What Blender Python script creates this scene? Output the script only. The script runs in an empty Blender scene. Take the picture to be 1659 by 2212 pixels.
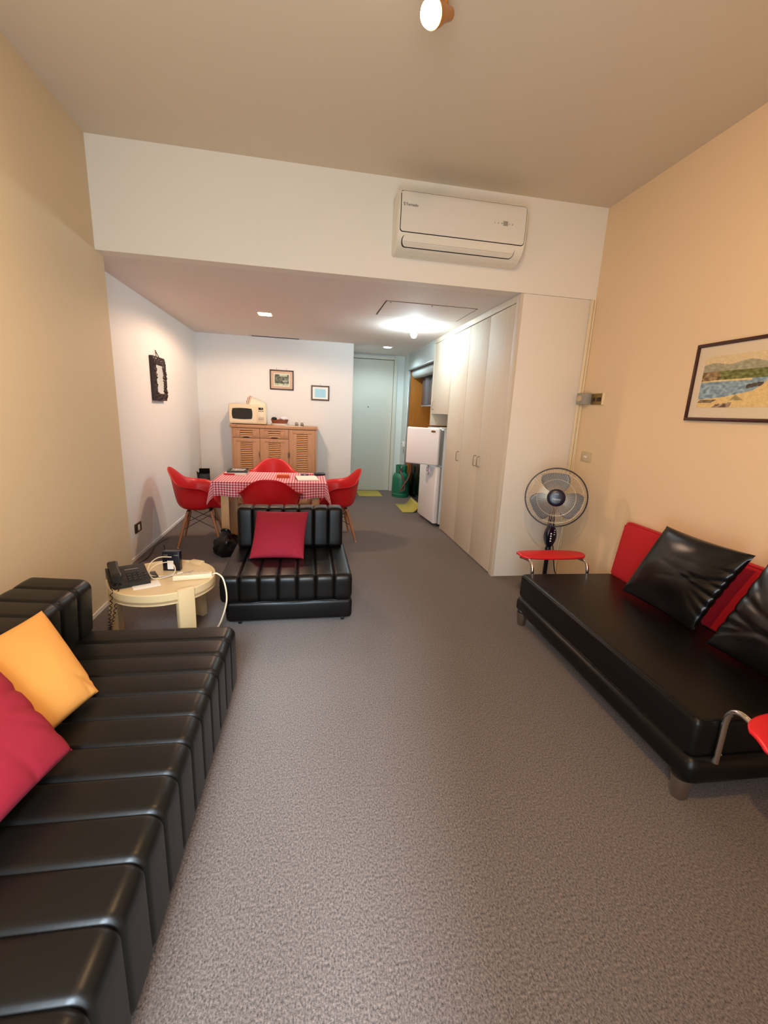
import bpy, bmesh, math, random
from mathutils import Vector, Matrix, noise
random.seed(7)
PI = math.pi
SC = bpy.context.scene
COL = SC.collection

# ---------------------------------------------------------------- camera
F_PX, YAW, PITCH, ROLL = 922.78, 0.1808, -0.2291, 0.0456
cam_d = bpy.data.cameras.new('camera')
cam_d.sensor_fit = 'HORIZONTAL'
cam_d.sensor_width = 36.0
cam_d.lens = F_PX / 1659.0 * 36.0
cam_d.clip_start = 0.05
cam = bpy.data.objects.new('camera', cam_d)
COL.objects.link(cam)
_f = Vector((math.sin(YAW) * math.cos(PITCH), math.cos(YAW) * math.cos(PITCH), math.sin(PITCH)))
_r = Vector((math.cos(YAW), -math.sin(YAW), 0))
_u = _r.cross(_f)
_r2 = math.cos(ROLL) * _r + math.sin(ROLL) * _u
_u2 = -math.sin(ROLL) * _r + math.cos(ROLL) * _u
cam.matrix_world = Matrix(((_r2.x, _u2.x, -_f.x, 0.0), (_r2.y, _u2.y, -_f.y, 0.0),
                           (_r2.z, _u2.z, -_f.z, 1.5), (0, 0, 0, 1)))
SC.camera = cam

# ---------------------------------------------------------------- world, exposure
SKY_STRENGTH = 14.5
SKY_COLOR = (0.74, 0.88, 1.0)
WARM = (1.0, 0.60, 0.27)
COOL = (0.74, 0.93, 1.0)
P_SPOT, P_DINING, P_BULB, P_DOWN = 150.0, 122.0, 27.0, 60.0
EXPOSURE = 0.05
world = bpy.data.worlds.new('world')
SC.world = world
world.use_nodes = True
bg = world.node_tree.nodes['Background']
bg.inputs[0].default_value = (*SKY_COLOR, 1)
bg.inputs[1].default_value = SKY_STRENGTH
SC.view_settings.view_transform = 'Standard'
SC.view_settings.look = 'None'
SC.view_settings.gamma = 1.0
SC.view_settings.use_curve_mapping = False
SC.view_settings.exposure = EXPOSURE
SC.cycles.max_bounces = 6
SC.cycles.caustics_reflective = False
SC.cycles.caustics_refractive = False

# ---------------------------------------------------------------- room dimensions
XL, XA, XR = -1.48, -1.646, 2.435       # living left wall, alcove left wall, right wall
YR, YB, YP, YK, YD = -0.22, 3.64, 3.77, 7.08, 8.19   # rear, beam face, pier end, dining back wall, door wall
ZC, ZB = 3.22, 2.523                    # living ceiling, low ceiling
XG, XW, XK = 0.695, 1.749, 1.76         # end of dining back wall, wardrobe front, kitchen front

# portal for the daylight in the rear window opening
WX0, WX1, WZ0, WZ1 = -0.78, 0.36, 0.03, 2.38
pl = bpy.data.lights.new('window_portal', 'AREA')
pl.shape = 'RECTANGLE'; pl.size = WX1 - WX0; pl.size_y = WZ1 - WZ0
pl.cycles.is_portal = True
po = bpy.data.objects.new('window_portal', pl)
po.location = ((WX0 + WX1) / 2, YR - 0.06, (WZ0 + WZ1) / 2)
po.rotation_euler = (math.radians(90), 0, 0)
COL.objects.link(po)

# soft low daylight slanting in through the doorway behind the viewer
SUN_S, SUN_EL, SUN_AZ, SUN_ANGLE = 11.5, 34.0, 1.0, 22.0
sd = bpy.data.lights.new('hazy_sun', 'SUN'); sd.energy = SUN_S; sd.angle = math.radians(SUN_ANGLE); sd.color = (0.72, 0.87, 1.0)
so = bpy.data.objects.new('hazy_sun', sd); COL.objects.link(so)
so.rotation_euler = Vector((math.sin(math.radians(SUN_AZ)) * math.cos(math.radians(SUN_EL)), math.cos(math.radians(SUN_AZ)) * math.cos(math.radians(SUN_EL)), -math.sin(math.radians(SUN_EL)))).to_track_quat('-Z', 'Y').to_euler()
so.location = (0, -3, 3)

# ---------------------------------------------------------------- helpers
def lin(c):
    if isinstance(c, str):
        c = c.lstrip('#'); c = [int(c[i:i + 2], 16) / 255 for i in (0, 2, 4)]
    return tuple(x / 12.92 if x <= 0.04045 else ((x + 0.055) / 1.055) ** 2.4 for x in c)

MATS = {}
def mat(name, col, rough=0.6, metal=0.0, spec=0.5, noise_amt=0.0, noise_scale=20.0, bump=0.0, bump_scale=200.0,
        coat=0.0, sheen=0.0, emit=None, emit_s=0.0, stretch=None):
    if name in MATS: return MATS[name]
    m = bpy.data.materials.new(name); m.use_nodes = True
    nt = m.node_tree; b = nt.nodes['Principled BSDF']
    c = lin(col)
    b.inputs['Base Color'].default_value = (*c, 1)
    b.inputs['Roughness'].default_value = rough
    b.inputs['Metallic'].default_value = metal
    b.inputs['Specular IOR Level'].default_value = spec
    b.inputs['Coat Weight'].default_value = coat
    b.inputs['Sheen Weight'].default_value = sheen
    if emit:
        b.inputs['Emission Color'].default_value = (*emit, 1)
        b.inputs['Emission Strength'].default_value = emit_s
    if noise_amt or bump:
        tc = nt.nodes.new('ShaderNodeTexCoord'); mp = nt.nodes.new('ShaderNodeMapping')
        nt.links.new(tc.outputs['Object'], mp.inputs[0])
        if stretch: mp.inputs['Scale'].default_value = stretch
    if noise_amt:
        n = nt.nodes.new('ShaderNodeTexNoise'); n.inputs['Scale'].default_value = noise_scale
        n.inputs['Detail'].default_value = 4
        nt.links.new(mp.outputs[0], n.inputs['Vector'])
        r = nt.nodes.new('ShaderNodeMapRange')
        r.inputs['From Min'].default_value = 0.25; r.inputs['From Max'].default_value = 0.75
        r.inputs['To Min'].default_value = 1 - noise_amt; r.inputs['To Max'].default_value = 1 + noise_amt
        nt.links.new(n.outputs[0], r.inputs[0])
        mx = nt.nodes.new('ShaderNodeVectorMath'); mx.operation = 'SCALE'
        mx.inputs[0].default_value = c
        nt.links.new(r.outputs[0], mx.inputs['Scale'])
        nt.links.new(mx.outputs[0], b.inputs['Base Color'])
    if bump:
        n2 = nt.nodes.new('ShaderNodeTexNoise'); n2.inputs['Scale'].default_value = bump_scale
        n2.inputs['Detail'].default_value = 3
        nt.links.new(mp.outputs[0], n2.inputs['Vector'])
        bp = nt.nodes.new('ShaderNodeBump'); bp.inputs['Strength'].default_value = bump
        bp.inputs['Distance'].default_value = 0.004
        nt.links.new(n2.outputs[0], bp.inputs['Height'])
        nt.links.new(bp.outputs[0], b.inputs['Normal'])
    MATS[name] = m
    return m

def attr_mat(name, rough=0.6):
    """flat print: colour read from the mesh's own colour attribute"""
    if name in MATS: return MATS[name]
    m = bpy.data.materials.new(name); m.use_nodes = True
    nt = m.node_tree; b = nt.nodes['Principled BSDF']; b.inputs['Roughness'].default_value = rough
    a = nt.nodes.new('ShaderNodeVertexColor'); a.layer_name = 'print'
    nt.links.new(a.outputs[0], b.inputs['Base Color'])
    MATS[name] = m
    return m

class MB:
    """collects shapes into one bmesh"""
    def __init__(self): self.bm = bmesh.new()
    def _merge(self, tmp, mtx=None):
        if mtx is not None: bmesh.ops.transform(tmp, matrix=mtx, verts=tmp.verts)
        me = bpy.data.meshes.new('tmp'); tmp.to_mesh(me); tmp.free()
        self.bm.from_mesh(me); bpy.data.meshes.remove(me)
        return self
    def box(self, a, b, bev=0.0, seg=2, mtx=None):
        t = bmesh.new(); bmesh.ops.create_cube(t, size=1)
        s = [b[i] - a[i] for i in range(3)]; c = [(a[i] + b[i]) / 2 for i in range(3)]
        for v in t.verts: v.co = Vector((v.co.x * s[0] + c[0], v.co.y * s[1] + c[1], v.co.z * s[2] + c[2]))
        if bev > 0:
            bmesh.ops.bevel(t, geom=t.edges[:], offset=min(bev, 0.49 * min(abs(x) for x in s)), segments=seg, profile=0.5, affect='EDGES')
        return self._merge(t, mtx)
    def prism(self, pts, z0, z1, mtx=None, bev=0.0):
        """polygon in xy extruded along z"""
        t = bmesh.new()
        lo = [t.verts.new((p[0], p[1], z0)) for p in pts]; hi = [t.verts.new((p[0], p[1], z1)) for p in pts]
        n = len(pts)
        t.faces.new(lo[::-1]); t.faces.new(hi)
        for i in range(n): t.faces.new((lo[i], lo[(i + 1) % n], hi[(i + 1) % n], hi[i]))
        bmesh.ops.recalc_face_normals(t, faces=t.faces)
        if bev: bmesh.ops.bevel(t, geom=t.edges[:], offset=bev, segments=2, profile=0.5, affect='EDGES')
        return self._merge(t, mtx)
    def lathe(self, prof, n=32, mtx=None, a0=0.0, a1=2 * PI):
        t = bmesh.new(); full = abs(a1 - a0 - 2 * PI) < 1e-6
        k = n if full else n + 1
        rings = []
        for r, z in prof:
            if r < 1e-6: rings.append([t.verts.new((0, 0, z))])
            else: rings.append([t.verts.new((r * math.cos(a0 + (a1 - a0) * i / n), r * math.sin(a0 + (a1 - a0) * i / n), z)) for i in range(k)])
        for A, B in zip(rings, rings[1:]):
            for i in range(n):
                j = (i + 1) % k
                if len(A) == 1 and len(B) == 1: continue
                if len(A) == 1: t.faces.new((A[0], B[i], B[j]))
                elif len(B) == 1: t.faces.new((A[i], A[j], B[0]))
                else: t.faces.new((A[i], A[j], B[j], B[i]))
        bmesh.ops.recalc_face_normals(t, faces=t.faces)
        return self._merge(t, mtx)
    def tube(self, pts, r, n=8, closed=False, cap=True, mtx=None):
        pts = [Vector(p) for p in pts]; m = len(pts)
        rr = r if isinstance(r, (list, tuple)) else [r] * m
        t = bmesh.new(); rings = []
        up = None
        for i, p in enumerate(pts):
            if closed: d = pts[(i + 1) % m] - pts[i - 1]
            else: d = pts[min(i + 1, m - 1)] - pts[max(i - 1, 0)]
            d.normalize()
            if up is None:
                up = d.orthogonal().normalized()
            else:
                up = (up - d * up.dot(d))
                up = up.normalized() if up.length > 1e-6 else d.orthogonal().normalized()
            s = d.cross(up)
            rings.append([t.verts.new(p + (up * math.cos(2 * PI * k / n) + s * math.sin(2 * PI * k / n)) * rr[i]) for k in range(n)])
        for i in range(m if closed else m - 1):
            A, B = rings[i], rings[(i + 1) % m]
            for k in range(n): t.faces.new((A[k], A[(k + 1) % n], B[(k + 1) % n], B[k]))
        if cap and not closed:
            t.faces.new(rings[0][::-1]); t.faces.new(rings[-1])
        bmesh.ops.recalc_face_normals(t, faces=t.faces)
        return self._merge(t, mtx)
    def grid(self, nu, nv, fn, closed_u=False):
        t = bmesh.new()
        V = [[t.verts.new(fn(i / nu, j / nv)) for j in range(nv + 1)] for i in range(nu + (0 if closed_u else 1))]
        k = len(V)
        for i in range(nu):
            for j in range(nv):
                t.faces.new((V[i][j], V[(i + 1) % k][j], V[(i + 1) % k][j + 1], V[i][j + 1]))
        return self._merge(t)
    def loft(self, rings, cap=True):
        t = bmesh.new()
        R = [[t.verts.new(p) for p in ring] for ring in rings]
        n = len(R[0])
        for A, B in zip(R, R[1:]):
            for k in range(n): t.faces.new((A[k], A[(k + 1) % n], B[(k + 1) % n], B[k]))
        if cap: t.faces.new(R[0][::-1]); t.faces.new(R[-1])
        bmesh.ops.recalc_face_normals(t, faces=t.faces)
        return self._merge(t)
    def mesh(self, name='mesh', smooth=35):
        me = bpy.data.meshes.new(name); self.bm.to_mesh(me); self.bm.free()
        if smooth:
            me.polygons.foreach_set('use_smooth', [True] * len(me.polygons))
            me.set_sharp_from_angle(angle=math.radians(smooth))
        return me

def link_mesh(name, me, m, parent=None, loc=(0, 0, 0), rot=(0, 0, 0), label=None):
    if m and not me.materials: me.materials.append(m)
    o = bpy.data.objects.new(name, me); COL.objects.link(o)
    o.location = loc; o.rotation_euler = rot
    if parent: o.parent = parent
    if label: o['label'] = label
    return o
def part(name, mb, m, parent, label=None, smooth=35, loc=(0, 0, 0), rot=(0, 0, 0)):
    return link_mesh(name, mb.mesh(name, smooth), m, parent, loc, rot, label)
def tag(o, label, cat, group=None):
    o['label'] = label; o['category'] = cat
    if group: o['group'] = group
    return o
def thing(name, label, cat, loc=(0, 0, 0), rz=0.0, group=None):
    o = bpy.data.objects.new(name, None); o.empty_display_size = 0.1; COL.objects.link(o)
    o.location = loc; o.rotation_euler = (0, 0, rz)
    return tag(o, label, cat, group)
def solo(name, mb, m, label, cat, loc=(0, 0, 0), rz=0.0, group=None, smooth=35):
    return tag(link_mesh(name, mb.mesh(name, smooth), m, None, loc, (0, 0, rz)), label, cat, group)
def struct(name, mb, m, parent=None, smooth=0, label=None):
    o = part(name, mb, m, parent, label, smooth)
    if parent is None: o['kind'] = 'structure'
    return o
def subsurf(o, lv=2):
    md = o.modifiers.new('subdivision', 'SUBSURF'); md.levels = lv; md.render_levels = lv
    return o
def copy_tree(o, parent=None, label=None):
    c = o.copy(); COL.objects.link(c); c.parent = parent
    if label: c['label'] = label
    for ch in list(o.children): copy_tree(ch, c)
    return c
def text_mesh(body, size, extrude=0.0004, shear=0.0, align='CENTER'):
    cu = bpy.data.curves.new('lettering', 'FONT'); cu.body = body; cu.size = size; cu.extrude = extrude
    cu.align_x = align; cu.align_y = 'CENTER'; cu.shear = shear; cu.resolution_u = 3
    o = bpy.data.objects.new('lettering', cu); COL.objects.link(o)
    dg = bpy.context.evaluated_depsgraph_get()
    me = bpy.data.meshes.new_from_object(o.evaluated_get(dg))
    bpy.data.objects.remove(o); bpy.data.curves.remove(cu)
    return me
def frame_mtx(origin, ex, ey, ez=None):
    ex = Vector(ex).normalized(); ey = Vector(ey); ey = (ey - ex * ey.dot(ex)).normalized(); ez = ex.cross(ey)
    o = Vector(origin)
    return Matrix(((ex.x, ey.x, ez.x, o.x), (ex.y, ey.y, ez.y, o.y), (ex.z, ey.z, ez.z, o.z), (0, 0, 0, 1)))
def catmull(pts, per=8, closed=False):
    P = [Vector(p) for p in pts]; n = len(P); out = []
    for i in range(n if closed else n - 1):
        if closed: a, b, c, d = P[i - 1], P[i], P[(i + 1) % n], P[(i + 2) % n]
        else: a, b, c, d = P[max(i - 1, 0)], P[i], P[i + 1], P[min(i + 2, n - 1)]
        for k in range(per):
            t = k / per
            out.append(0.5 * ((2 * b) + (c - a) * t + (2 * a - 5 * b + 4 * c - d) * t * t + (3 * b - a - 3 * c + d) * t ** 3))
    if not closed: out.append(P[-1])
    return out
def rrect(w, h, r, n=5):
    """rounded rectangle outline centred on 0"""
    r = max(min(r, w / 2 - 1e-4, h / 2 - 1e-4), 1e-4); out = []
    for cx, cy, a in ((w / 2 - r, h / 2 - r, 0), (-w / 2 + r, h / 2 - r, 90), (-w / 2 + r, -h / 2 + r, 180), (w / 2 - r, -h / 2 + r, 270)):
        for k in range(n + 1):
            t = math.radians(a + 90 * k / n); out.append((cx + r * math.cos(t), cy + r * math.sin(t)))
    return out
def print_mesh(w, h, nx, ny, fn):
    """flat print: a w x h sheet in local xz whose colour attribute fn(u, v) fills"""
    vs = [((i / nx - .5) * w, 0, (j / ny - .5) * h) for j in range(ny + 1) for i in range(nx + 1)]
    fs = [(j * (nx + 1) + i, j * (nx + 1) + i + 1, (j + 1) * (nx + 1) + i + 1, (j + 1) * (nx + 1) + i) for j in range(ny) for i in range(nx)]
    me = bpy.data.meshes.new('print'); me.from_pydata(vs, [], fs)
    ca = me.color_attributes.new('print', 'FLOAT_COLOR', 'CORNER')
    li = 0
    for p in me.polygons:
        j, i = divmod(p.index, nx)
        c = (*lin(fn((i + .5) / nx, (j + .5) / ny)), 1)
        for _ in p.loop_indices: ca.data[li].color = c; li += 1
    return me

# ---------------------------------------------------------------- materials
M_wall = mat('wall_cream', '#e8e0d2', 0.75, bump=0.03, bump_scale=120)
M_wallR = mat('wall_peach', '#e4c8a3', 0.75, bump=0.03, bump_scale=120)
M_wallL = mat('wall_left_cream', '#d9c4a0', 0.75, bump=0.03, bump_scale=120)
M_white = mat('wall_white', '#ecedeb', 0.75, bump=0.03, bump_scale=120)
M_ceil = mat('ceiling_paint', '#d8c8ae', 0.8)
M_laminate = mat('wardrobe_laminate', '#cfc2ae', 0.65, spec=.3, noise_amt=0.03, noise_scale=8, stretch=(3, 3, .5))
M_sidepanel = mat('wardrobe_side', '#e6ddcf', 0.5)
M_door = mat('door_paint', '#c9c8ba', 0.5)
M_leather = mat('black_leather', '#0d0b09', 0.37, spec=0.25, bump=0.05, bump_scale=90)
M_leatherB = mat('black_leather_smooth', '#0d0b0a', 0.37, spec=0.25, bump=0.05, bump_scale=70)
M_satin = mat('black_satin', '#0c0a09', 0.25, spec=0.4)
M_redfab = mat('red_velour', '#b80016', 0.75, sheen=0.05, bump=0.05, bump_scale=300)
M_redplast = mat('red_plastic', '#c00f1a', 0.42)
M_redleath = mat('red_leather', '#cc1622', 0.4)
M_crimson = mat('crimson_cotton', '#8e0a26', 0.85, sheen=0.0, bump=0.08, bump_scale=400)
M_orange = mat('orange_cotton', '#d99a4a', 0.85, sheen=0.0, bump=0.08, bump_scale=400)
M_chrome = mat('chrome', '#d8d4ce', 0.12, 1.0)
M_steel = mat('brushed_steel', '#b5ada2', 0.35, 1.0)
M_wood = mat('cabinet_wood', '#b98a66', 0.55, noise_amt=0.16, noise_scale=14, stretch=(6, 6, .7))
M_slat = mat('louver_wood', '#cf9a68', 0.5, noise_amt=0.1, noise_scale=14, stretch=(.8, 5, 5))
M_beech = mat('beech_legs', '#b3754a', 0.5, noise_amt=0.1, noise_scale=20, stretch=(4, 4, .6))
M_kwood = mat('kitchen_wood', '#a86a22', 0.4, noise_amt=0.12, noise_scale=6, stretch=(5, 5, .6))
M_black = mat('black_plastic', '#141312', 0.4)
M_blackm = mat('black_metal', '#1a1918', 0.35, 0.6)
M_wplast = mat('white_plastic', '#e9e6df', 0.35)
M_ivory = mat('ivory_plastic', '#e6d3b0', 0.35)
M_ac = mat('ac_white', '#e4ddcb', 0.22, coat=0.3)
M_fridge = mat('fridge_white', '#ece9ea', 0.25, coat=0.3)
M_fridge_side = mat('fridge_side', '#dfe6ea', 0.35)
M_dark = mat('dark_gap', '#120d0a', 0.8)
M_glassd = mat('dark_glass', '#1c1a19', 0.12)
M_green = mat('green_enamel', '#1d6a4d', 0.4, noise_amt=0.08, noise_scale=15)
M_hose = mat('hose_red', '#8a3a2c', 0.5)
M_yellow = mat('yellow_mat', '#ad9a42', 0.8, bump=0.1, bump_scale=300)
M_tablecream = mat('cream_lacquer', '#dcc192', 0.3)
M_mirror = mat('mirror_glass', '#e9e6e0', 0.03, 1.0)
M_dkwood = mat('carved_dark_wood', '#2b130c', 0.45, noise_amt=0.3, noise_scale=60)
M_frame = mat('mahogany_frame', '#3a150c', 0.35)
M_frame2 = mat('dark_brown_frame', '#33201a', 0.45)
M_frame3 = mat('grey_brown_frame', '#5b4a44', 0.5)
M_paper = mat('white_paper', '#efe9dd', 0.7)
M_navy = mat('navy_plastic', '#10121f', 0.3)
M_blue = mat('blue_plastic', '#27407a', 0.4)
M_kcab = mat('kitchen_cabinet_dark', '#3b3b42', 0.4)
M_kblack = mat('oven_black', '#0c1512', 0.2)
M_shut = mat('shutter_grey', '#b9c0bd', 0.45)
M_alu = mat('aluminium', '#c3c6c4', 0.35, 0.8)
M_terr = mat('terracotta', '#8a4a30', 0.6)
M_brass = mat('brass_plate', '#8d7444', 0.35, 0.8)
M_greyp = mat('grey_plastic', '#9a948a', 0.5)
M_beigep = mat('beige_plastic', '#c8b493', 0.5)
M_bookblack = mat('black_cover', '#1b1a1b', 0.35)
M_orangep = mat('orange_box', '#d8551e', 0.5)

# carpet
def carpet():
    m = bpy.data.materials.new('carpet_loop_pile'); m.use_nodes = True
    nt = m.node_tree; b = nt.nodes['Principled BSDF']
    b.inputs['Roughness'].default_value = 0.9; b.inputs['Specular IOR Level'].default_value = 0.2
    b.inputs['Sheen Weight'].default_value = 0.15; b.inputs['Sheen Roughness'].default_value = 0.6
    tc = nt.nodes.new('ShaderNodeTexCoord')
    n1 = nt.nodes.new('ShaderNodeTexNoise'); n1.inputs['Scale'].default_value = 150; n1.inputs['Detail'].default_value = 5
    n1.inputs['Roughness'].default_value = 0.7
    n2 = nt.nodes.new('ShaderNodeTexNoise'); n2.inputs['Scale'].default_value = 1.6; n2.inputs['Detail'].default_value = 2
    mpg = nt.nodes.new('ShaderNodeMapping'); mpg.inputs['Scale'].default_value = (1.15, .8, 1)
    nt.links.new(tc.outputs['Object'], mpg.inputs[0])
    for n in (n1, n2): nt.links.new(mpg.outputs[0], n.inputs['Vector'])
    r1 = nt.nodes.new('ShaderNodeValToRGB')
    r1.color_ramp.elements[0].position = 0.33; r1.color_ramp.elements[0].color = (*lin('#271f1c'), 1)
    r1.color_ramp.elements[1].position = 0.68; r1.color_ramp.elements[1].color = (*lin('#86766d'), 1)
    nt.links.new(n1.outputs[0], r1.inputs[0])
    mr = nt.nodes.new('ShaderNodeMapRange'); mr.inputs['To Min'].default_value = 0.92; mr.inputs['To Max'].default_value = 1.08
    nt.links.new(n2.outputs[0], mr.inputs[0])
    vm = nt.nodes.new('ShaderNodeVectorMath'); vm.operation = 'SCALE'
    nt.links.new(r1.outputs[0], vm.inputs[0]); nt.links.new(mr.outputs[0], vm.inputs['Scale'])
    nt.links.new(vm.outputs[0], b.inputs['Base Color'])
    bp = nt.nodes.new('ShaderNodeBump'); bp.inputs['Strength'].default_value = 0.8; bp.inputs['Distance'].default_value = 0.006
    nt.links.new(n1.outputs[0], bp.inputs['Height']); nt.links.new(bp.outputs[0], b.inputs['Normal'])
    return m
M_carpet = carpet()

# ================================================================ SETTING
T = 0.12
struct('floor', MB().box((XA - T, YR - T, -0.1), (XR + T, YD + T, 0.0)), M_carpet)
struct('ceiling', MB().box((XL - .3, YR - T, ZC), (XR + T, YB + T, ZC + .1)), M_ceil)
def low_ceiling():
    # low ceiling with real holes for the three recessed lamps
    holes = [(-0.565, 5.325, -0.415, 5.475), (1.15, 5.29, 1.35, 5.47), (1.17, 7.12, 1.33, 7.28)]
    xs = sorted({XA - T, XR + T, *[h[0] for h in holes], *[h[2] for h in holes]})
    ys = sorted({YB + 0.001, YD + T, *[h[1] for h in holes], *[h[3] for h in holes]})
    mb = MB()
    for i in range(len(xs) - 1):
        for j in range(len(ys) - 1):
            cx, cy = (xs[i] + xs[i + 1]) / 2, (ys[j] + ys[j + 1]) / 2
            if any(h[0] < cx < h[2] and h[1] < cy < h[3] for h in holes): continue
            mb.box((xs[i], ys[j], ZB), (xs[i + 1], ys[j + 1], ZB + .1))
    return mb
struct('ceiling_low', low_ceiling(), mat('ceiling_low_paint', '#e4d8ce', 0.8))
struct('wall_above_opening', MB().box((XL - .3, YB, ZB - .002), (XR + T, YB + T, ZC + .05)), M_wall)
struct('wall_left', MB().box((XL - .3, YR - T, 0), (XL, YP, ZC + .05)), M_wallL)
struct('wall_left_alcove', MB().box((XA - T, YP, 0), (XA, YK + T, ZB + .05)), M_white)
struct('wall_back', MB().box((XA - T, YK, 0), (XG, YK + T, ZB + .05)).box((XG - T, YK + .05, 0), (XG, YD + T, ZB + .05)), M_white)
struct('wall_right', MB().box((XR, YR - T, 0), (XR + T, YD + T, ZC + .05)), M_wallR)
# wall around the entrance door, and the return beside it
M_dwall = mat('wall_pale', '#d3dad6', 0.7)
struct('wall_entrance', MB().box((XG - T, YD, 0), (XR + T, YD + T, ZB + .05)), M_dwall)
struct('wall_kitchen_pier', MB().box((XK, 7.79, 0), (XR, YD, ZB)), M_dwall)
struct('baseboard_entrance', MB().box((1.625, YD - .014, 0), (XK, YD, .085)), mat('dark_skirting', '#3a3b3a', 0.5))
struct('baseboard_left', MB().box((XL, YR, 0), (XL + .008, YP, .03)), M_wall)
struct('baseboard_left_alcove', MB().box((XA, YP, 0), (XA + .008, YK, .03)), M_white)
# rear wall with the balcony window the daylight comes through
struct('wall_rear', MB().box((XL - .3, YR - T, 0), (WX0, YR, ZC)).box((WX1, YR - T, 0), (XR + T, YR, ZC))
       .box((WX0, YR - T, WZ1), (WX1, YR, ZC)).box((WX0, YR - T, 0), (WX1, YR, WZ0)), M_wall)
win = struct('window_1', MB().box((WX0, YR - .09, WZ0), (WX0 + .06, YR - .03, WZ1)).box((WX1 - .06, YR - .09, WZ0), (WX1, YR - .03, WZ1))
             .box((WX0, YR - .09, WZ1 - .06), (WX1, YR - .03, WZ1)).box((WX0, YR - .09, WZ0), (WX1, YR - .03, WZ0 + .06))
             .box(((WX0 + WX1) / 2 - .04, YR - .09, WZ0), ((WX0 + WX1) / 2 + .04, YR - .03, WZ1)), M_alu)
def pane_mat():
    m = bpy.data.materials.new('window_pane'); m.use_nodes = True; nt = m.node_tree
    nt.nodes.remove(nt.nodes['Principled BSDF'])
    t = nt.nodes.new('ShaderNodeBsdfTransparent'); g = nt.nodes.new('ShaderNodeBsdfGlossy'); g.inputs['Roughness'].default_value = 0.02
    mx = nt.nodes.new('ShaderNodeMixShader'); mx.inputs[0].default_value = 0.06
    nt.links.new(t.outputs[0], mx.inputs[1]); nt.links.new(g.outputs[0], mx.inputs[2])
    nt.links.new(mx.outputs[0], nt.nodes['Material Output'].inputs[0])
    return m
M_pane = pane_mat()
for a, b in ((WX0 + .06, (WX0 + WX1) / 2 - .04), ((WX0 + WX1) / 2 + .04, WX1 - .06)):
    struct('pane', MB().box((a, YR - .063, WZ0 + .06), (b, YR - .057, WZ1 - .06)), M_pane, win)

# entrance door
dr = struct('door_1', MB().box((0.775, YD - .025, .004), (1.555, YD + .02, 2.435), .003), M_door)
struct('door_frame', MB().box((1.558, YD - .05, 0), (1.622, YD + .01, 2.50), .004)
       .box((0.72, YD - .05, 2.442), (1.558, YD + .01, 2.50), .004).box((0.70, YD - .05, 0), (0.768, YD + .01, 2.442), .004), M_door, dr)
struct('door_gap', MB().box((1.5545, YD - .0262, .004), (1.559, YD - .020, 2.437)).box((0.77, YD - .0262, 2.435), (1.558, YD - .020, 2.442)), M_dark, dr)
struct('peephole', MB().lathe([(0, -.006), (.011, -.004), (.011, .004), (0, .004)], 14, Matrix.Translation((1.10, YD - .026, 1.585)) @ Matrix.Rotation(PI / 2, 4, 'X')), M_blackm, dr)

# ceiling hatch
hx0, hx1, hy0, hy1 = .715, 1.625, 4.30, 4.92
h = thing('ceiling_hatch', 'large flat access panel with thin dark seams in the low ceiling', 'hatch', ((hx0 + hx1) / 2, (hy0 + hy1) / 2, ZB))
a, b = (hx1 - hx0) / 2, (hy1 - hy0) / 2
part('seam', MB().box((-a, -b, -.0015), (a, b, .001)), M_dark, h, smooth=0)
part('panel', MB().box((-a + .009, -b + .009, -.0028), (a - .009, b - .009, -.001), .0005), MATS['ceiling_low_paint'], h, smooth=0)
part('screw', MB().lathe([(0, -.009), (.007, -.008), (.007, -.005), (0, -.005)], 10, Matrix.Translation((-a + .05, -b + .03, 0))), M_blackm, h)
part('screw', MB().lathe([(0, -.009), (.007, -.008), (.007, -.005), (0, -.005)], 10, Matrix.Translation((0.0, -b + .03, 0))), M_blackm, h)
# slot air vent
v = thing('slot_vent', 'narrow black slot air vent in the ceiling above the sideboard wall', 'vent', (-.49, 7.0, ZB))
part('vent_frame', MB().box((-.385, -.055, -.006), (.385, .055, .001), .003), mat('vent_white', '#d5cac2', .6), v)
part('slot', MB().box((-.345, -.032, -.0075), (.345, .028, -.004)), M_dark, v, smooth=0)

# ---------------------------------------------------------------- lamps
def point(name, loc, col, watt, rad, parent=None):
    l = bpy.data.lights.new(name, 'POINT'); l.color = col; l.energy = watt; l.shadow_soft_size = rad
    o = bpy.data.objects.new(name, l); COL.objects.link(o); o.location = loc
    if parent: o.parent = parent
    return o
def spot(name, loc, aim, col, watt, rad, ang, blend, parent=None):
    l = bpy.data.lights.new(name, 'SPOT'); l.color = col; l.energy = watt; l.shadow_soft_size = rad
    l.spot_size = math.radians(ang); l.spot_blend = blend
    o = bpy.data.objects.new(name, l); COL.objects.link(o); o.location = loc
    o.rotation_euler = Vector(aim).to_track_quat('-Z', 'Y').to_euler()
    if parent: o.parent = parent
    return o
M_glowwarm = mat('lamp_glow_warm', '#fff2dd', .5, emit=(1.0, .74, .44), emit_s=38)
M_glowcool = mat('lamp_glow_cool', '#f2ffff', .5, emit=(.80, .97, 1.0), emit_s=12)
M_lamphouse = mat('lamp_copper', '#c58a4c', .3, .6)

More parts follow.
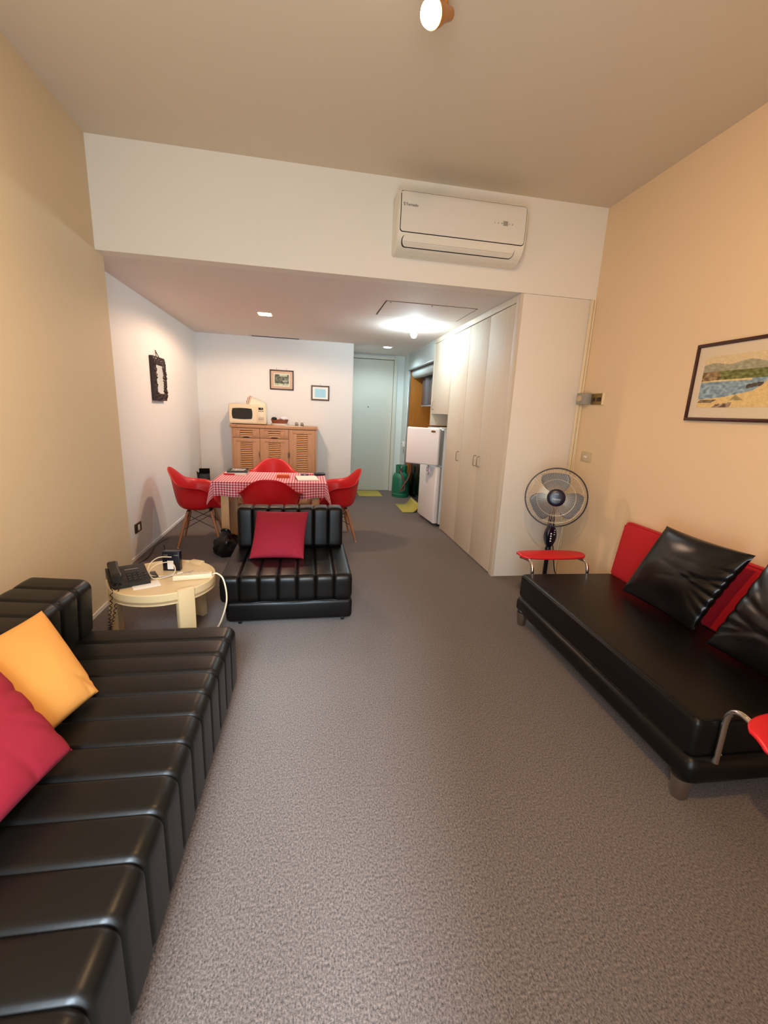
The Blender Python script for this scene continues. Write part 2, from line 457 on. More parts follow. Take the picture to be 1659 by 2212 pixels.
def ceiling_spot(label, mount, head, aim):
    """mount on the ceiling, swivel arm, conical holder, reflector bulb"""
    t = thing('ceiling_spotlight', label, 'ceiling lamp', mount, group='ceiling spotlights')
    hd = Vector(head) - Vector(mount); aim = Vector(aim).normalized()
    part('mounting_plate', MB().lathe([(0, 0), (.055, 0), (.055, -.012), (.045, -.025), (0, -.025)], 24), M_lamphouse, t)
    back = hd - aim * .13
    part('arm', MB().tube([(0, 0, -.02), (0, 0, -.05), back], .009, 10), M_lamphouse, t)
    q = aim.to_track_quat('Z', 'Y').to_matrix().to_4x4()
    part('lamp_holder', MB().lathe([(0, -.14), (.022, -.138), (.027, -.09), (.04, -.045), (.0455, -.012), (.0455, -.004), (.041, -.004), (.03, -.06), (0, -.07)], 28, Matrix.Translation(hd) @ q), M_lamphouse, t)
    part('bulb', MB().lathe([(.0, -.05), (.030, -.045), (.041, -.01), (.043, .004), (.039, .018), (.024, .028), (0, .032)], 28, Matrix.Translation(hd) @ q), M_glowwarm, t)
    spot('lamp_light', hd + aim * .045, aim, WARM, P_SPOT, .045, 140, 1.0, t)
    return t
ceiling_spot('lit reflector spotlight on the ceiling at the top of the picture', (.53, 2.10, ZC), (.462, 2.0, 3.01), (-.75, -.60, -.55))
ceiling_spot('ceiling spotlight above the photographer', (.05, .40, ZC), (.07, .46, 3.01), (.85, .55, -.95))

t = thing('square_downlight', 'small square recessed downlight glowing warm above the dining table', 'ceiling lamp', (-.49, 5.40, ZB))
part('housing', MB().box((-.073, -.073, .004), (-.067, .073, .12)).box((.067, -.073, .004), (.073, .073, .12)).box((-.073, -.073, .004), (.073, -.067, .12)).box((-.073, .067, .004), (.073, .073, .12)).box((-.073, -.073, .115), (.073, .073, .12)), M_lamphouse, t, smooth=0)
part('lens', MB().box((-.066, -.066, -.004), (.066, .066, .012), .004), M_glowwarm, t)
spot('lamp_light', (0, 0, -.012), (0, 0, -1), (1.0, .66, .45), P_DINING, .06, 172, .25, t)

t = thing('bare_bulb_fitting', 'bright white bare bulb hanging from an open square ceiling recess', 'ceiling lamp', (1.25, 5.38, ZB))
part('recess_frame', MB().box((-.10, -.09, .0), (-.094, .09, .1)).box((.094, -.09, .0), (.10, .09, .1)).box((-.10, -.09, .0), (.10, -.084, .1)).box((-.10, .084, .0), (.10, .09, .1)).box((-.1, -.09, .095), (.1, .09, .1)), M_wplast, t, smooth=0)
part('socket', MB().lathe([(0, .095), (.02, .095), (.02, -.005), (.0, -.005)], 16), M_wplast, t)
part('bulb', MB().lathe([(0, .035), (.017, .03), (.022, .0), (.036, -.045), (.034, -.075), (.02, -.095), (0, -.10)], 24, Matrix.Translation((0, 0, -.035))), mat('bulb_glow', '#f2ffff', .5, emit=COOL, emit_s=P_BULB / (PI * .0165)), t)

t = thing('round_downlight', 'round white downlight in the low ceiling near the entrance door', 'ceiling lamp', (1.25, 7.2, ZB))
part('ring', MB().lathe([(.062, -.003), (.085, -.006), (.092, .0), (.062, .002)], 32), M_wplast, t)
part('housing', MB().lathe([(.07, .0), (.07, .07), (0, .07)], 24), M_wplast, t)
part('lens', MB().lathe([(.066, .004), (.06, -.006), (.03, -.012), (0, -.014)], 28), M_glowcool, t)
spot('lamp_light', (0, 0, -.022), (0, 0, -1), COOL, P_DOWN, .06, 165, .5, t)

# ================================================================ WARDROBE RUN, FRIDGE, KITCHENETTE
WY = [3.72, 4.25, 4.775, 5.345]        # tall door seams
w = thing('wardrobe', 'built-in beige wardrobe with tall flat doors beside the fridge', 'wardrobe', (XW, YB, 0))
def wl(x, y, z): return (x - XW, y - YB, z)
part('side_panel', MB().box(wl(XW, YB + .004, .0), wl(2.432, YB + .024, ZB - .003), .003), M_sidepanel, w, label='broad beige side panel')
part('corner_post', MB().box(wl(XW - .004, YB + .002, 0), wl(XW + .02, WY[0] - .003, ZB - .003), .003), M_laminate, w)
part('top_rail', MB().box(wl(XW - .004, WY[0] - .003, 2.462), wl(XW + .02, 5.362, ZB - .003), .003), M_laminate, w)
part('carcass', MB().box(wl(XW + .022, YB + .026, .0), wl(2.42, 5.345, ZB - .004)), M_dark, w, smooth=0)
part('end_panel', MB().box(wl(XW + .0, 5.347, 0), wl(2.42, 5.362, ZB - .004)), M_laminate, w)
def pull(y, z, parent, h=.105):
    return part('handle', MB().tube([wl(XW, y, z - h / 2), wl(XW - .026, y, z - h / 2), wl(XW - .03, y, z - h / 2 + .006), wl(XW - .03, y, z + h / 2 - .006), wl(XW - .026, y, z + h / 2), wl(XW, y, z + h / 2)], .0045, 8), M_steel, parent)
for i in range(3):
    d = part('door', MB().box(wl(XW - .001, WY[i] + .0035, .012), wl(XW + .019, WY[i + 1] - .0035, 2.455), .002), M_laminate, w)
    pull((WY[1] - .045, WY[1] + .05, WY[3] - .50)[i], (1.045, 1.045, 1.035)[i], d)
oc = thing('overhead_cupboard', 'beige cupboard with an open niche above the fridge', 'cupboard', (XW, 5.365, 1.345))
def ol(x, y, z): return (x - XW, y - 5.365, z - 1.345)
part('carcass', MB().box(ol(XW + .022, 5.365, 1.53), ol(2.42, 6.128, ZB - .004)), M_dark, oc, smooth=0)
part('niche_shelf', MB().box(ol(XW + .002, 5.365, 1.512), ol(2.40, 6.128, 1.528)), M_laminate, oc, smooth=0)
part('niche_back', MB().box(ol(2.34, 5.365, 1.345), ol(2.42, 6.128, 1.51)), M_laminate, oc, smooth=0)
part('niche_side', MB().box(ol(XW, 6.13, 1.345), ol(2.42, 6.172, ZB - .004)), M_laminate, oc, smooth=0)
part('top_rail', MB().box(ol(XW - .004, 5.365, 2.462), ol(XW + .02, 6.172, ZB - .003), .003), M_laminate, oc)
part('post', MB().box(ol(XW - .004, 6.131, 1.345), ol(XW + .02, 6.172, 2.46), .002), M_laminate, oc)
d = part('door', MB().box(ol(XW - .001, 5.367, 1.525), ol(XW + .019, 6.128, 2.458), .002), M_laminate, oc)
part('handle', MB().tube([ol(XW, 6.02, 1.57), ol(XW - .026, 6.02, 1.57), ol(XW - .03, 6.02, 1.576), ol(XW - .03, 6.02, 1.664), ol(XW - .026, 6.02, 1.67), ol(XW, 6.02, 1.67)], .0045, 8), M_steel, d)

# thin cover strip with cable trunking in the corner of the right wall
t = thing('cable_trunking', 'thin white cable trunking running down the corner beside the wardrobe side', 'trunking', (2.41, YB, 0))
part('trunk', MB().box((-.02, -.014, .5), (.004, .0, ZB - .004), .003), M_ivory, t)
part('trunk', MB().box((.008, -.022, .3), (.022, -.002, ZB - .004), .003), M_ivory, t)
solo('white_wire', MB().tube(catmull([(2.425, 3.61, 1.63), (2.42, 3.60, 1.3), (2.425, 3.60, 1.05), (2.41, 3.58, .8), (2.37, 3.55, .55), (2.34, 3.53, .3), (2.33, 3.5, .01)], 6), .004, 6), M_ivory,
     'thin white wire hanging down the corner behind the fan', 'wire')
# thermostat + open junction box, socket on the right wall
t = thing('thermostat', 'grey thermostat with a round dial in the corner of the peach wall', 'thermostat', (2.40, 3.57, 1.695))
part('body', MB().box((-.022, -.075, -.048), (.034, .06, .048), .004), M_greyp, t)
part('dial', MB().lathe([(.028, 0), (.026, .012), (0, .014)], 24, Matrix.Translation((-.022, .012, .0)) @ Matrix.Rotation(-PI / 2, 4, 'Y')), M_beigep, t)
t = thing('junction_plate', 'brass socket plate next to the thermostat', 'socket', (XR, 3.405, 1.690))
part('plate', MB().box((-.012, -.078, -.046), (0, .08, .046), .003), M_brass, t)
part('rocker', MB().box((-.018, -.05, -.02), (-.010, .0, .014), .003), M_dkwood, t)
part('rocker', MB().box((-.018, .03, -.016), (-.010, .055, .012), .003), M_dkwood, t)
part('edge_cover', MB().box((-.02, -.082, -.048), (0, -.07, .048), .002), M_ivory, t)
t = thing('wall_socket', 'square beige wall socket above the fan on the peach wall', 'socket', (XR, 3.446, 1.195))
part('plate', MB().box((-.012, -.068, -.042), (0, .068, .042), .004), M_beigep, t)
part('rocker', MB().box((-.016, -.02, -.008), (-.010, .02, .008), .003), M_wplast, t)
t = thing('wall_outlet', 'dark outlet plate with a white rocker low on the alcove wall', 'socket', (XA, 4.39, .295))
part('plate', MB().box((0, -.075, -.045), (.012, .075, .045), .004), mat('bronze_plate', '#4a3426', .4, .5), t)
part('rocker', MB().box((.010, -.022, -.028), (.017, .022, .028), .003), M_wplast, t)

# ---- fridge
fa = math.atan2(.05, .64)
fr = thing('fridge', 'white two-door fridge with its freezer door hanging open', 'fridge', (1.69, 5.44, 0), fa)
FW, FD = .655, .56
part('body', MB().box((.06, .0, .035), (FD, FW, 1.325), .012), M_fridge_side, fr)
part('foot', MB().lathe([(0, 0), (.02, 0), (.02, .04), (0, .04)], 12, Matrix.Translation((.09, .05, 0))), M_black, fr)
part('foot', MB().lathe([(0, 0), (.02, 0), (.02, .04), (0, .04)], 12, Matrix.Translation((.09, FW - .05, 0))), M_black, fr)
part('gasket', MB().box((.045, .008, .05), (.062, FW - .008, .82)).box((.045, .008, .84), (.062, FW - .008, 1.30)), M_greyp, fr, smooth=0)
d = part('fridge_door', MB().box((-.02, .0, .045), (.047, FW, .825), .018, 3), M_fridge, fr)
part('handle', MB().box((-.026, FW - .05, .60), (-.008, FW - .02, .80), .006), M_wplast, d)
# freezer door, hinged at the near side and swung open
fz = Matrix.Translation((.0, -.005, 0)) @ Matrix.Rotation(math.radians(47), 4, 'Z')
d = part('freezer_door', MB().box((-.03, .0, .842), (.035, .47, 1.328), .02, 3, fz), M_fridge, fr)
part('inner_liner', MB().box((.035, .03, .87), (.06, .44, 1.30), .008, 2, fz), M_fridge_side, d)
part('edge_strip', MB().box((.018, -.0015, .86), (.030, .003, 1.31), 0, 2, fz), M_greyp, d, smooth=0)
part('badge', MB().lathe([(.0, .003), (.9, .003), (1, 0)], 24, fz @ Matrix.Translation((-.031, .085, 1.285)) @ Matrix.Rotation(-PI / 2, 4, 'Y') @ Matrix.Diagonal((.014, .034, 1, 1))), M_brass, d)
part('hinge', MB().box((.01, -.02, 1.326), (.10, .04, 1.340), .003), M_wplast, fr)
# cloth tied to the lower handle
def rag(u, v):
    a = 2 * PI * u; r = .042 + .012 * math.sin(5 * a) + .008 * math.sin(3 * a + 2)
    zz = .11 * (v - .5)
    k = math.sqrt(max(0, 1 - (2 * v - 1) ** 2)) * (1 + .25 * math.sin(7 * v + a))
    return Vector((r * k * math.cos(a) * .6, r * k * math.sin(a), zz + .012 * math.sin(3 * a + 4 * v)))
def rag_col():
    m = bpy.data.materials.new('striped_cloth'); m.use_nodes = True; nt = m.node_tree; b = nt.nodes['Principled BSDF']
    b.inputs['Roughness'].default_value = .8
    tc = nt.nodes.new('ShaderNodeTexCoord'); wv = nt.nodes.new('ShaderNodeTexWave'); wv.inputs['Scale'].default_value = 14
    wv.inputs['Distortion'].default_value = 3
    cr = nt.nodes.new('ShaderNodeValToRGB'); cr.color_ramp.elements[0].color = (*lin('#8e8197'), 1); cr.color_ramp.elements[0].position = .08
    cr.color_ramp.elements[1].color = (*lin('#efe7ee'), 1); cr.color_ramp.elements[1].position = .35
    nt.links.new(tc.outputs['Object'], wv.inputs[0]); nt.links.new(wv.outputs[0], cr.inputs[0]); nt.links.new(cr.outputs[0], b.inputs['Base Color'])
    return m
M_rag = rag_col()
tag(link_mesh('dish_cloth', MB().grid(28, 14, rag, True).mesh(), M_rag, None, (1.606, 5.585, .765)), 'crumpled striped cloth hanging from the lower fridge door', 'cloth')

# ---- kitchenette in the recess beyond the fridge
KY0, KY1 = 6.20, 7.765
k = thing('kitchenette', 'recessed kitchenette lined in orange wood behind a rolled-up shutter', 'kitchenette', (XK, KY0, 0))
def kl(x, y, z): return (x - XK, y - KY0, z)
part('back_panel', MB().box(kl(2.40, KY0, 0), kl(2.425, KY1, 2.5)), M_kwood, k, smooth=0)
part('end_panel', MB().box(kl(XK + .02, KY1, 0), kl(2.425, KY1 + .02, 2.5)), M_kwood, k, smooth=0)
part('near_panel', MB().box(kl(XK + .02, KY0 - .018, 0), kl(2.425, KY0, 2.5)), M_kwood, k, smooth=0)
part('shutter_box', MB().box(kl(XK - .012, KY0 - .018, 2.245), kl(XK + .05, 7.785, 2.475), .004).box(kl(XK - .006, KY0 - .015, 2.475), kl(XK + .05, 7.785, ZB)), M_shut, k)
part('box_lip', MB().box(kl(XK - .02, KY0 - .015, 2.238), kl(XK + .0, 7.787, 2.258), .003), M_alu, k)
part('shutter_roll', MB().tube([kl(XK + .13, KY0 + .02, 2.19), kl(XK + .13, KY1 - .02, 2.19)], .085, 20), M_shut, k)
part('side_rail', MB().box(kl(XK - .008, 7.755, .0), kl(XK + .03, 7.788, 2.24), .002), M_alu, k)
part('counter', MB().box(kl(XK + .07, KY0 + .002, .86), kl(2.40, KY1 - .002, .90), .004), M_kcab, k)
wc = part('wall_cabinet', MB().box(kl(1.97, KY0 + .002, 1.63), kl(2.40, 7.52, 2.235), .002), M_kcab, k)
for i in range(3):
    y0 = KY0 + .004 + i * .438
    part('cabinet_door', MB().box(kl(1.952, y0, 1.655), kl(1.969, y0 + .434, 2.23), .002), mat('grey_blue_gloss', '#474750', .25), wc)
part('cabinet_rail', MB().box(kl(1.948, KY0 + .002, 1.628), kl(1.975, 7.52, 1.65), .002), M_alu, wc)
bu = part('base_unit', MB().box(kl(1.88, KY0 + .002, .0), kl(2.40, KY1 - .002, .858)), M_kblack, k, smooth=0)
for i in range(3):
    y0 = KY0 + .006 + i * .52
    part('unit_door', MB().box(kl(1.86, y0, .09), kl(1.879, y0 + .512, .85), .003), M_kblack, bu)
# control box + cable on the pier
t = thing('electric_box', 'small white electric box on the pale wall above the gas bottle', 'switch box', (XK, 7.86, .94))
part('body', MB().box((-.04, -.045, -.05), (0, .045, .05), .006), M_wplast, t)
part('lever', MB().box((-.05, -.012, .0), (-.038, .012, .02), .003), M_greyp, t)
part('plate', MB().box((-.012, -.03, -.17), (0, .03, -.09), .003), M_greyp, t)

# gas bottle
g = thing('gas_bottle', 'green steel gas bottle standing beside the entrance door', 'gas bottle', (1.675, 7.60, 0))
part('body', MB().lathe([(0, .035), (.12, .04), (.15, .07), (.155, .11), (.155, .33), (.15, .375), (.13, .42), (.09, .445), (.05, .452), (0, .452)], 40), M_green, g)
part('foot_ring', MB().lathe([(.135, .0), (.153, .002), (.157, .06), (.15, .07), (.145, .06), (.135, .0)], 40), M_green, g)
part('collar', MB().lathe([(.098, .43), (.102, .43), (.105, .57), (.1, .578), (.095, .57), (.095, .43), (.098, .43)], 40, Matrix.Rotation(math.radians(-55), 4, 'Z'), a0=0.0, a1=math.radians(290)), M_green, g)
vv = part('valve', MB().lathe([(0, .45), (.018, .45), (.02, .49), (.012, .50), (.012, .53), (.03, .53), (.03, .548), (0, .55)], 16), M_steel, g)
part('outlet', MB().tube([(0, 0, .505), (-.05, -.05, .50)], .011, 10), M_steel, vv)
part('hose', MB().tube(catmull([(-.05, -.05, .50), (-.03, -.16, .44), (.02, -.20, .30), (.03, -.21, .17), (-.04, -.20, .14), (.02, -.21, .26), (.10, -.18, .38), (.13, -.16, .55), (.10, -.15, .78), (.13, -.13, .86), (.15, -.1, .80)], 8), .010, 8), M_hose, g)

# yellow mats
solo('door_mat', MB().box((-.215, -.28, .0), (.215, .28, .008), .003), M_yellow, 'yellow mat lying in front of the entrance door', 'mat', (1.125, 7.83, 0.0))
t = thing('kitchen_mat', 'yellow mat curling up against the fridge foot', 'mat', (1.46, 6.56, 0))
part('sheet', MB().grid(16, 2, lambda u, v: Vector((-.02 + .27 * u, -.28 + .60 * v, .004 + .12 * max(0, (u - .55) / .45) ** 2))), M_yellow, t)
md = t.children[0].modifiers.new('thickness', 'SOLIDIFY'); md.thickness = .008; md.offset = 1

# ================================================================ AIR CONDITIONER
ac = thing('air_conditioner', 'cream wall-mounted split air conditioner above the opening', 'air conditioner', (1.135, YB, 2.68))
AW = .505
prof = [(0, .0), (-.06, -.005), (-.125, .015), (-.175, .055), (-.200, .105), (-.208, .14), (-.212, .24), (-.205, .36), (-.19, .385), (-.03, .405), (0, .405)]
def ac_ring(x, k=1.0):
    return [Vector((x, p[0] * (1 if k == 1 else .93), (p[1] - .2) * k + .2)) for p in prof]
part('body', MB().loft([ac_ring(-AW, .93), ac_ring(-AW + .012), ac_ring(AW - .012), ac_ring(AW, .93)]), M_ac, ac, smooth=40)
def ac_front(z):
    for (y0, z0), (y1, z1) in zip(prof, prof[1:]):
        if z0 <= z <= z1 and z0 != z1 and y0 < -.1: return y0 + (y1 - y0) * (z - z0) / (z1 - z0)
    return -.2
def ac_sheet(x0, x1, z0, z1, r, off, skew=0.0, n=8, cut=0):
    """curved panel following the unit's front"""
    W, H = x1 - x0, z1 - z0
    cols = 72
    def edge(u):
        x = x0 + W * (.5 - .5 * math.cos(PI * u)); d = 0
        for q in (x - x0, x1 - x):
            if q < r: d = max(d, r - math.sqrt(max(0, r * r - (r - q) ** 2)))
        return x, d
    def fn(u, v):
        x, d = edge(u); z = z0 + d + (H - 2 * d) * v
        return Vector((x, ac_front(z) - off, z - (off if z < .1 else 0)))
    t = MB().grid(cols, 14, fn)
    return t
part('panel_seam', ac_sheet(-.487, .487, .108, .377, .022, .0012), M_dark, ac)
fp = part('front_panel', ac_sheet(-.482, .482, .113, .372, .02, .0045), mat('ac_gloss', '#dcd6c9', .08, coat=.6), ac)
part('louver_seam', ac_sheet(-.465, .425, .028, .095, .03, .0012), M_dark, ac)
lv = part('louver', ac_sheet(-.458, .420, .034, .099, .028, .004), M_ac, ac)
part('louver_ridge', ac_sheet(-.455, .417, .060, .0615, .0005, .0052), M_greyp, lv)
tm = text_mesh('Tornado', .026)
link_mesh('lettering', tm, M_dkwood, fp, (-.405, -.2165, .282), (PI / 2, 0, 0), 'small dark brand lettering')
tm = text_mesh('S', .03)
link_mesh('logo', tm, M_dkwood, fp, (-.462, -.2165, .283), (PI / 2, 0, 0))
part('display', MB().box((.30, -.2185, .225), (.338, -.212, .257), .002), M_greyp, fp)
for i, dx in enumerate((-.085, -.058, -.03, .03, .055)):
    part('indicator', MB().lathe([(0, 0), (.006, 0), (.006, .003), (0, .003)], 3 + i % 3, Matrix.Translation((.319 + dx, -.2145, .239)) @ Matrix.Rotation(PI / 2, 4, 'X')), M_greyp, fp)

# ================================================================ SIDEBOARD
sx0, sx1, sy0, sy1, sh = -1.12, .128, 6.66, 7.06, 1.235
S = thing('sideboard', 'tall louvred wooden sideboard against the white dining wall', 'cabinet', (sx0, sy0, 0))
def sl(x, y, z): return (x - sx0, y - sy0, z)
part('carcass', MB().box(sl(sx0 + .012, sy0 + .02, .03), sl(sx1 - .012, sy1, 1.19)), M_wood, S, smooth=0)
part('worktop', MB().box(sl(sx0 - .012, sy0 - .018, 1.19), sl(sx1 + .012, sy1 + .005, sh), .006), M_wood, S)
part('plinth', MB().box(sl(sx0 + .012, sy0 + .03, 0), sl(sx1 - .012, sy1 - .02, .03)), M_wood, S, smooth=0)
for x in (sx0 + .004, sx1 - .024):
    part('side_post', MB().box(sl(x, sy0, 0), sl(x + .02, sy1, 1.19), .003), M_wood, S)
cols = [(sx0 + .026, -.715), (-.709, -.292), (-.286, sx1 - .026)]
SLAT = {}
def slat_mesh(wd):
    key = round(wd, 3)
    if key not in SLAT:
        SLAT[key] = MB().box((0, -.003, -.0085), (wd, .004, .0085), .0015, 1, Matrix.Rotation(math.radians(-30), 4, 'X')).mesh('slat', 40)
        SLAT[key].materials.append(M_slat)
    return SLAT[key]
def louvre_front(name, x0, x1, z0, z1, slat_x0, slat_x1, sz0, sz1, pitch, outer=True):
    """framed front: two outer boards, raised stiles, rails, slats"""
    p = part(name, MB().box(sl(x0, sy0 - .002, z0), sl(slat_x0, sy0 + .02, z1), .003).box(sl(slat_x1, sy0 - .002, z0), sl(x1, sy0 + .02, z1), .003)
             .box(sl(slat_x0, sy0 - .002, z0), sl(slat_x1, sy0 + .02, sz0), .002).box(sl(slat_x0, sy0 - .002, sz1), sl(slat_x1, sy0 + .02, z1), .002)
             , M_wood, S)
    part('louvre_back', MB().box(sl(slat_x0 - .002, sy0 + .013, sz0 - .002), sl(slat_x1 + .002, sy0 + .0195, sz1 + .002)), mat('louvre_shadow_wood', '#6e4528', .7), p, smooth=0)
    part('stile', MB().box(sl(slat_x0 - .062, sy0 - .006, sz0 - .02), sl(slat_x0 - .004, sy0 - .001, sz1 + .005), .002), M_wood, p)
    part('stile', MB().box(sl(slat_x1 + .004, sy0 - .006, sz0 - .02), sl(slat_x1 + .062, sy0 - .001, sz1 + .005), .002), M_wood, p)
    part('rail', MB().box(sl(slat_x0 - .062, sy0 - .007, sz1 + .008), sl(slat_x1 + .062, sy0 - .001, min(z1 - .008, sz1 + .045)), .002), M_wood, p)
    n = max(2, int((sz1 - sz0) / pitch)); me = slat_mesh(slat_x1 - slat_x0)
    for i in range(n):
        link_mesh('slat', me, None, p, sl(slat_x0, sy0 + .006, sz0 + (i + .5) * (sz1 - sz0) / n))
    return p
for i in (0, 1):
    a, b = cols[i]; c = (a + b) / 2
    d = louvre_front('drawer', a, b, 1.045, 1.186, c - .088, c + .088, 1.085, 1.146, .0205)
    part('finger_notch', MB().prism([(.055 * math.cos(q), .016 * math.sin(q)) for q in [PI * i / 10 for i in range(11)]], 0, .006, Matrix.Translation(sl(c, sy0 - .004, 1.045)) @ Matrix.Rotation(PI / 2, 4, 'X') @ Matrix.Translation((0, 0, -.002))), M_dark, d)
    d = louvre_front('door', a, b, .045, 1.038, c - .085, c + .085, .12, .975, .027)
    part('finger_notch', MB().prism([(.008 * math.sin(q), .05 * math.cos(q)) for q in [PI * i / 10 for i in range(11)]], 0, .006, Matrix.Translation(sl(b - .012, sy0 - .004, .80)) @ Matrix.Rotation(PI / 2, 4, 'X') @ Matrix.Translation((0, 0, -.002))), M_dark, d)
a, b = cols[2]; c = (a + b) / 2
d = louvre_front('tall_door', a, b, .045, 1.186, c - .08, c + .08, .12, 1.115, .027)
part('finger_notch', MB().prism([(-.008 * math.sin(q), .05 * math.cos(q)) for q in [PI * i / 10 for i in range(11)]], 0, .006, Matrix.Translation(sl(a + .012, sy0 - .004, .80)) @ Matrix.Rotation(PI / 2, 4, 'X') @ Matrix.Translation((0, 0, -.002))), M_dark, d)

# ---- microwave
mw = thing('microwave', 'cream microwave oven on the left end of the sideboard', 'microwave', (-.88, 6.70, sh), math.radians(2))
part('body', MB().box((-.262, .02, .012), (.262, .34, .288), .008), M_wplast, mw)
part('front', MB().box((-.264, -.018, .01), (.264, .022, .29), .012, 3), M_ivory, mw)
def barrel(w, h, bulge, n=10):
    pts = []
    for s in range(4):
        for k in range(n):
            q = k / n * 2 - 1; bz = bulge * (1 - q * q)
            pts.append({0: (w / 2 + bz, q * h / 2), 1: (-q * w / 2, h / 2 + bz * .6), 2: (-w / 2 - bz, -q * h / 2), 3: (q * w / 2, -h / 2 - bz * .6)}[s])
    return pts
dd = part('door', MB().prism(barrel(.37, .235, .004), 0, .006, Matrix.Translation((-.068, -.018, .152)) @ Matrix.Rotation(PI / 2, 4, 'X')), M_ivory, mw)
part('window', MB().prism(barrel(.265, .145, .012), 0, .003, Matrix.Translation((-.075, -.0245, .155)) @ Matrix.Rotation(PI / 2, 4, 'X')), M_glassd, dd)
cp = part('control_panel', MB().box((.132, -.024, .03), (.25, -.016, .272), .003), M_ivory, mw)
part('display', MB().box((.155, -.027, .218), (.222, -.022, .25), .002), M_glassd, cp)
for i in range(3):
    for j, z in enumerate((.195, .10, .08, .06)):
        part('button', MB().box((.155 + i * .026, -.0268, z), (.173 + i * .026, -.022, z + .009), .002), M_dark if j in (0, 2) else M_greyp, cp)
for i in range(3):
    part('button', MB().box((.158 + i * .026, -.0262, .122), (.170 + i * .026, -.022, .18), .002), M_paper, cp)
for x in (-.22, .22): part('foot', MB().lathe([(0, 0), (.016, 0), (.016, .014), (0, .014)], 12, Matrix.Translation((x, .05, 0))), M_black, mw)
for x in (-.22, .22): part('foot', MB().lathe([(0, 0), (.016, 0), (.016, .014), (0, .014)], 12, Matrix.Translation((x, .28, 0))), M_black, mw)

# ---- folded striped towel on the microwave
def towel():
    mb = MB()
    prof = [(-.135, .0), (-.13, .045), (-.10, .115), (-.085, .122), (-.02, .095), (.06, .06), (.125, .03), (.14, .006), (.13, 0)]
    rings = []
    for i in range(9):
        y = -.085 + .17 * i / 8; k = 1 - .10 * abs(i - 4) / 4
        rings.append([Vector((p[0] + .006 * math.sin(i * 1.7 + p[1] * 40), y + .008 * math.sin(p[0] * 30), max(0, p[1] * k + .006 * math.sin(i * 2.1 + p[0] * 25) * (p[1] > .01)))) for p in catmull([(q[0], q[1], 0) for q in prof], 4)])
    return mb.loft(rings)
def towel_mat():
    m = bpy.data.materials.new('towel_stripes'); m.use_nodes = True; nt = m.node_tree; b = nt.nodes['Principled BSDF']
    b.inputs['Roughness'].default_value = .85
    tc = nt.nodes.new('ShaderNodeTexCoord'); sp = nt.nodes.new('ShaderNodeSeparateXYZ'); nt.links.new(tc.outputs['Object'], sp.inputs[0])
    ad = nt.nodes.new('ShaderNodeMath'); ad.operation = 'MULTIPLY_ADD'; ad.inputs[1].default_value = -.35
    nt.links.new(sp.outputs['Z'], ad.inputs[0]); nt.links.new(sp.outputs['X'], ad.inputs[2])
    mr = nt.nodes.new('ShaderNodeMapRange'); mr.inputs['From Min'].default_value = -.16; mr.inputs['From Max'].default_value = .14
    nt.links.new(ad.outputs[0], mr.inputs[0])
    cr = nt.nodes.new('ShaderNodeValToRGB'); cr.color_ramp.interpolation = 'CONSTANT'
    cr.color_ramp.elements[0].color = (*lin('#e6dcc8'), 1); cr.color_ramp.elements[0].position = 0
    cr.color_ramp.elements[1].color = (*lin('#8a5a44'), 1); cr.color_ramp.elements[1].position = .06
    for pos, c in ((.09, '#e6dcc8'), (.13, '#8a4a38'), (.17, '#e6dcc8'), (.21, '#94705c'), (.23, '#e8dfcc')):
        e = cr.color_ramp.elements.new(pos); e.color = (*lin(c), 1)
    nt.links.new(mr.outputs[0], cr.inputs[0]); nt.links.new(cr.outputs[0], b.inputs['Base Color'])
    return m
tag(link_mesh('folded_towel', towel().mesh('folded_towel', 60), towel_mat(), None, (-.775, 6.86, sh + .2895)), 'cream towel with brown stripes folded on top of the microwave', 'towel')

# ---- basket, shakers, paper
t = thing('fruit_basket', 'terracotta oval dish in a white tray on the sideboard', 'dish', (-.43, 6.82, sh))
part('tray', MB().lathe([(0, .004), (.9, .004), (1.06, .03), (1.09, .03), (.95, .0), (0, .0)], 32, Matrix.Diagonal((.125, .085, 1, 1))), M_wplast, t)
part('bowl', MB().lathe([(0, .012), (.82, .014), (1.0, .085), (1.05, .085), (1.06, .08), (.98, .078), (.8, .03), (0, .03)], 32, Matrix.Diagonal((.128, .09, 1, 1))), M_terr, t)
def lump(sx, sy, sz, seed, amp=.25):
    t = bmesh.new(); bmesh.ops.create_icosphere(t, subdivisions=3, radius=1)
    for v in t.verts:
        n = noise.noise(v.co * 2.2 + Vector((seed, 0, 0))) + .5 * noise.noise(v.co * 5 + Vector((seed, 3, 0)))
        c = v.co * (1 + amp * n); v.co = Vector((c.x * sx, c.y * sy, c.z * sz))
    m = MB(); m._merge(t); return m
solo('white_napkin', lump(.07, .055, .035, 3), mat('napkin', '#e9dfe4', .8), 'crumpled white napkin heaped in the terracotta dish', 'napkin', (-.37, 6.82, sh + .105))
solo('black_pouch', lump(.042, .045, .026, 8, .1), M_black, 'small black pouch lying in the terracotta dish', 'pouch', (-.51, 6.80, sh + .098))
for i, (x, lab) in enumerate(((-.175, 'glass pepper shaker on the sideboard, nearer the dish'), (-.095, 'glass salt shaker on the sideboard, nearer the right end'))):
    t = thing('shaker', lab, 'shaker', (x, 6.74, sh), group='shakers on the sideboard')
    part('jar', MB().lathe([(0, 0), (.022, .002), (.024, .03), (.019, .055), (.012, .06), (0, .06)], 18), mat('smoky_glass', '#8f8a82', .1), t)
    part('filling', MB().lathe([(.0, .003), (.0235, .004), (.0245, .028), (0, .0285)], 18), mat('peppercorn', '#6a5a4a', .7), t)
    part('cap', MB().lathe([(.014, .058), (.017, .06), (.015, .075), (0, .08)], 18), M_wplast, t)
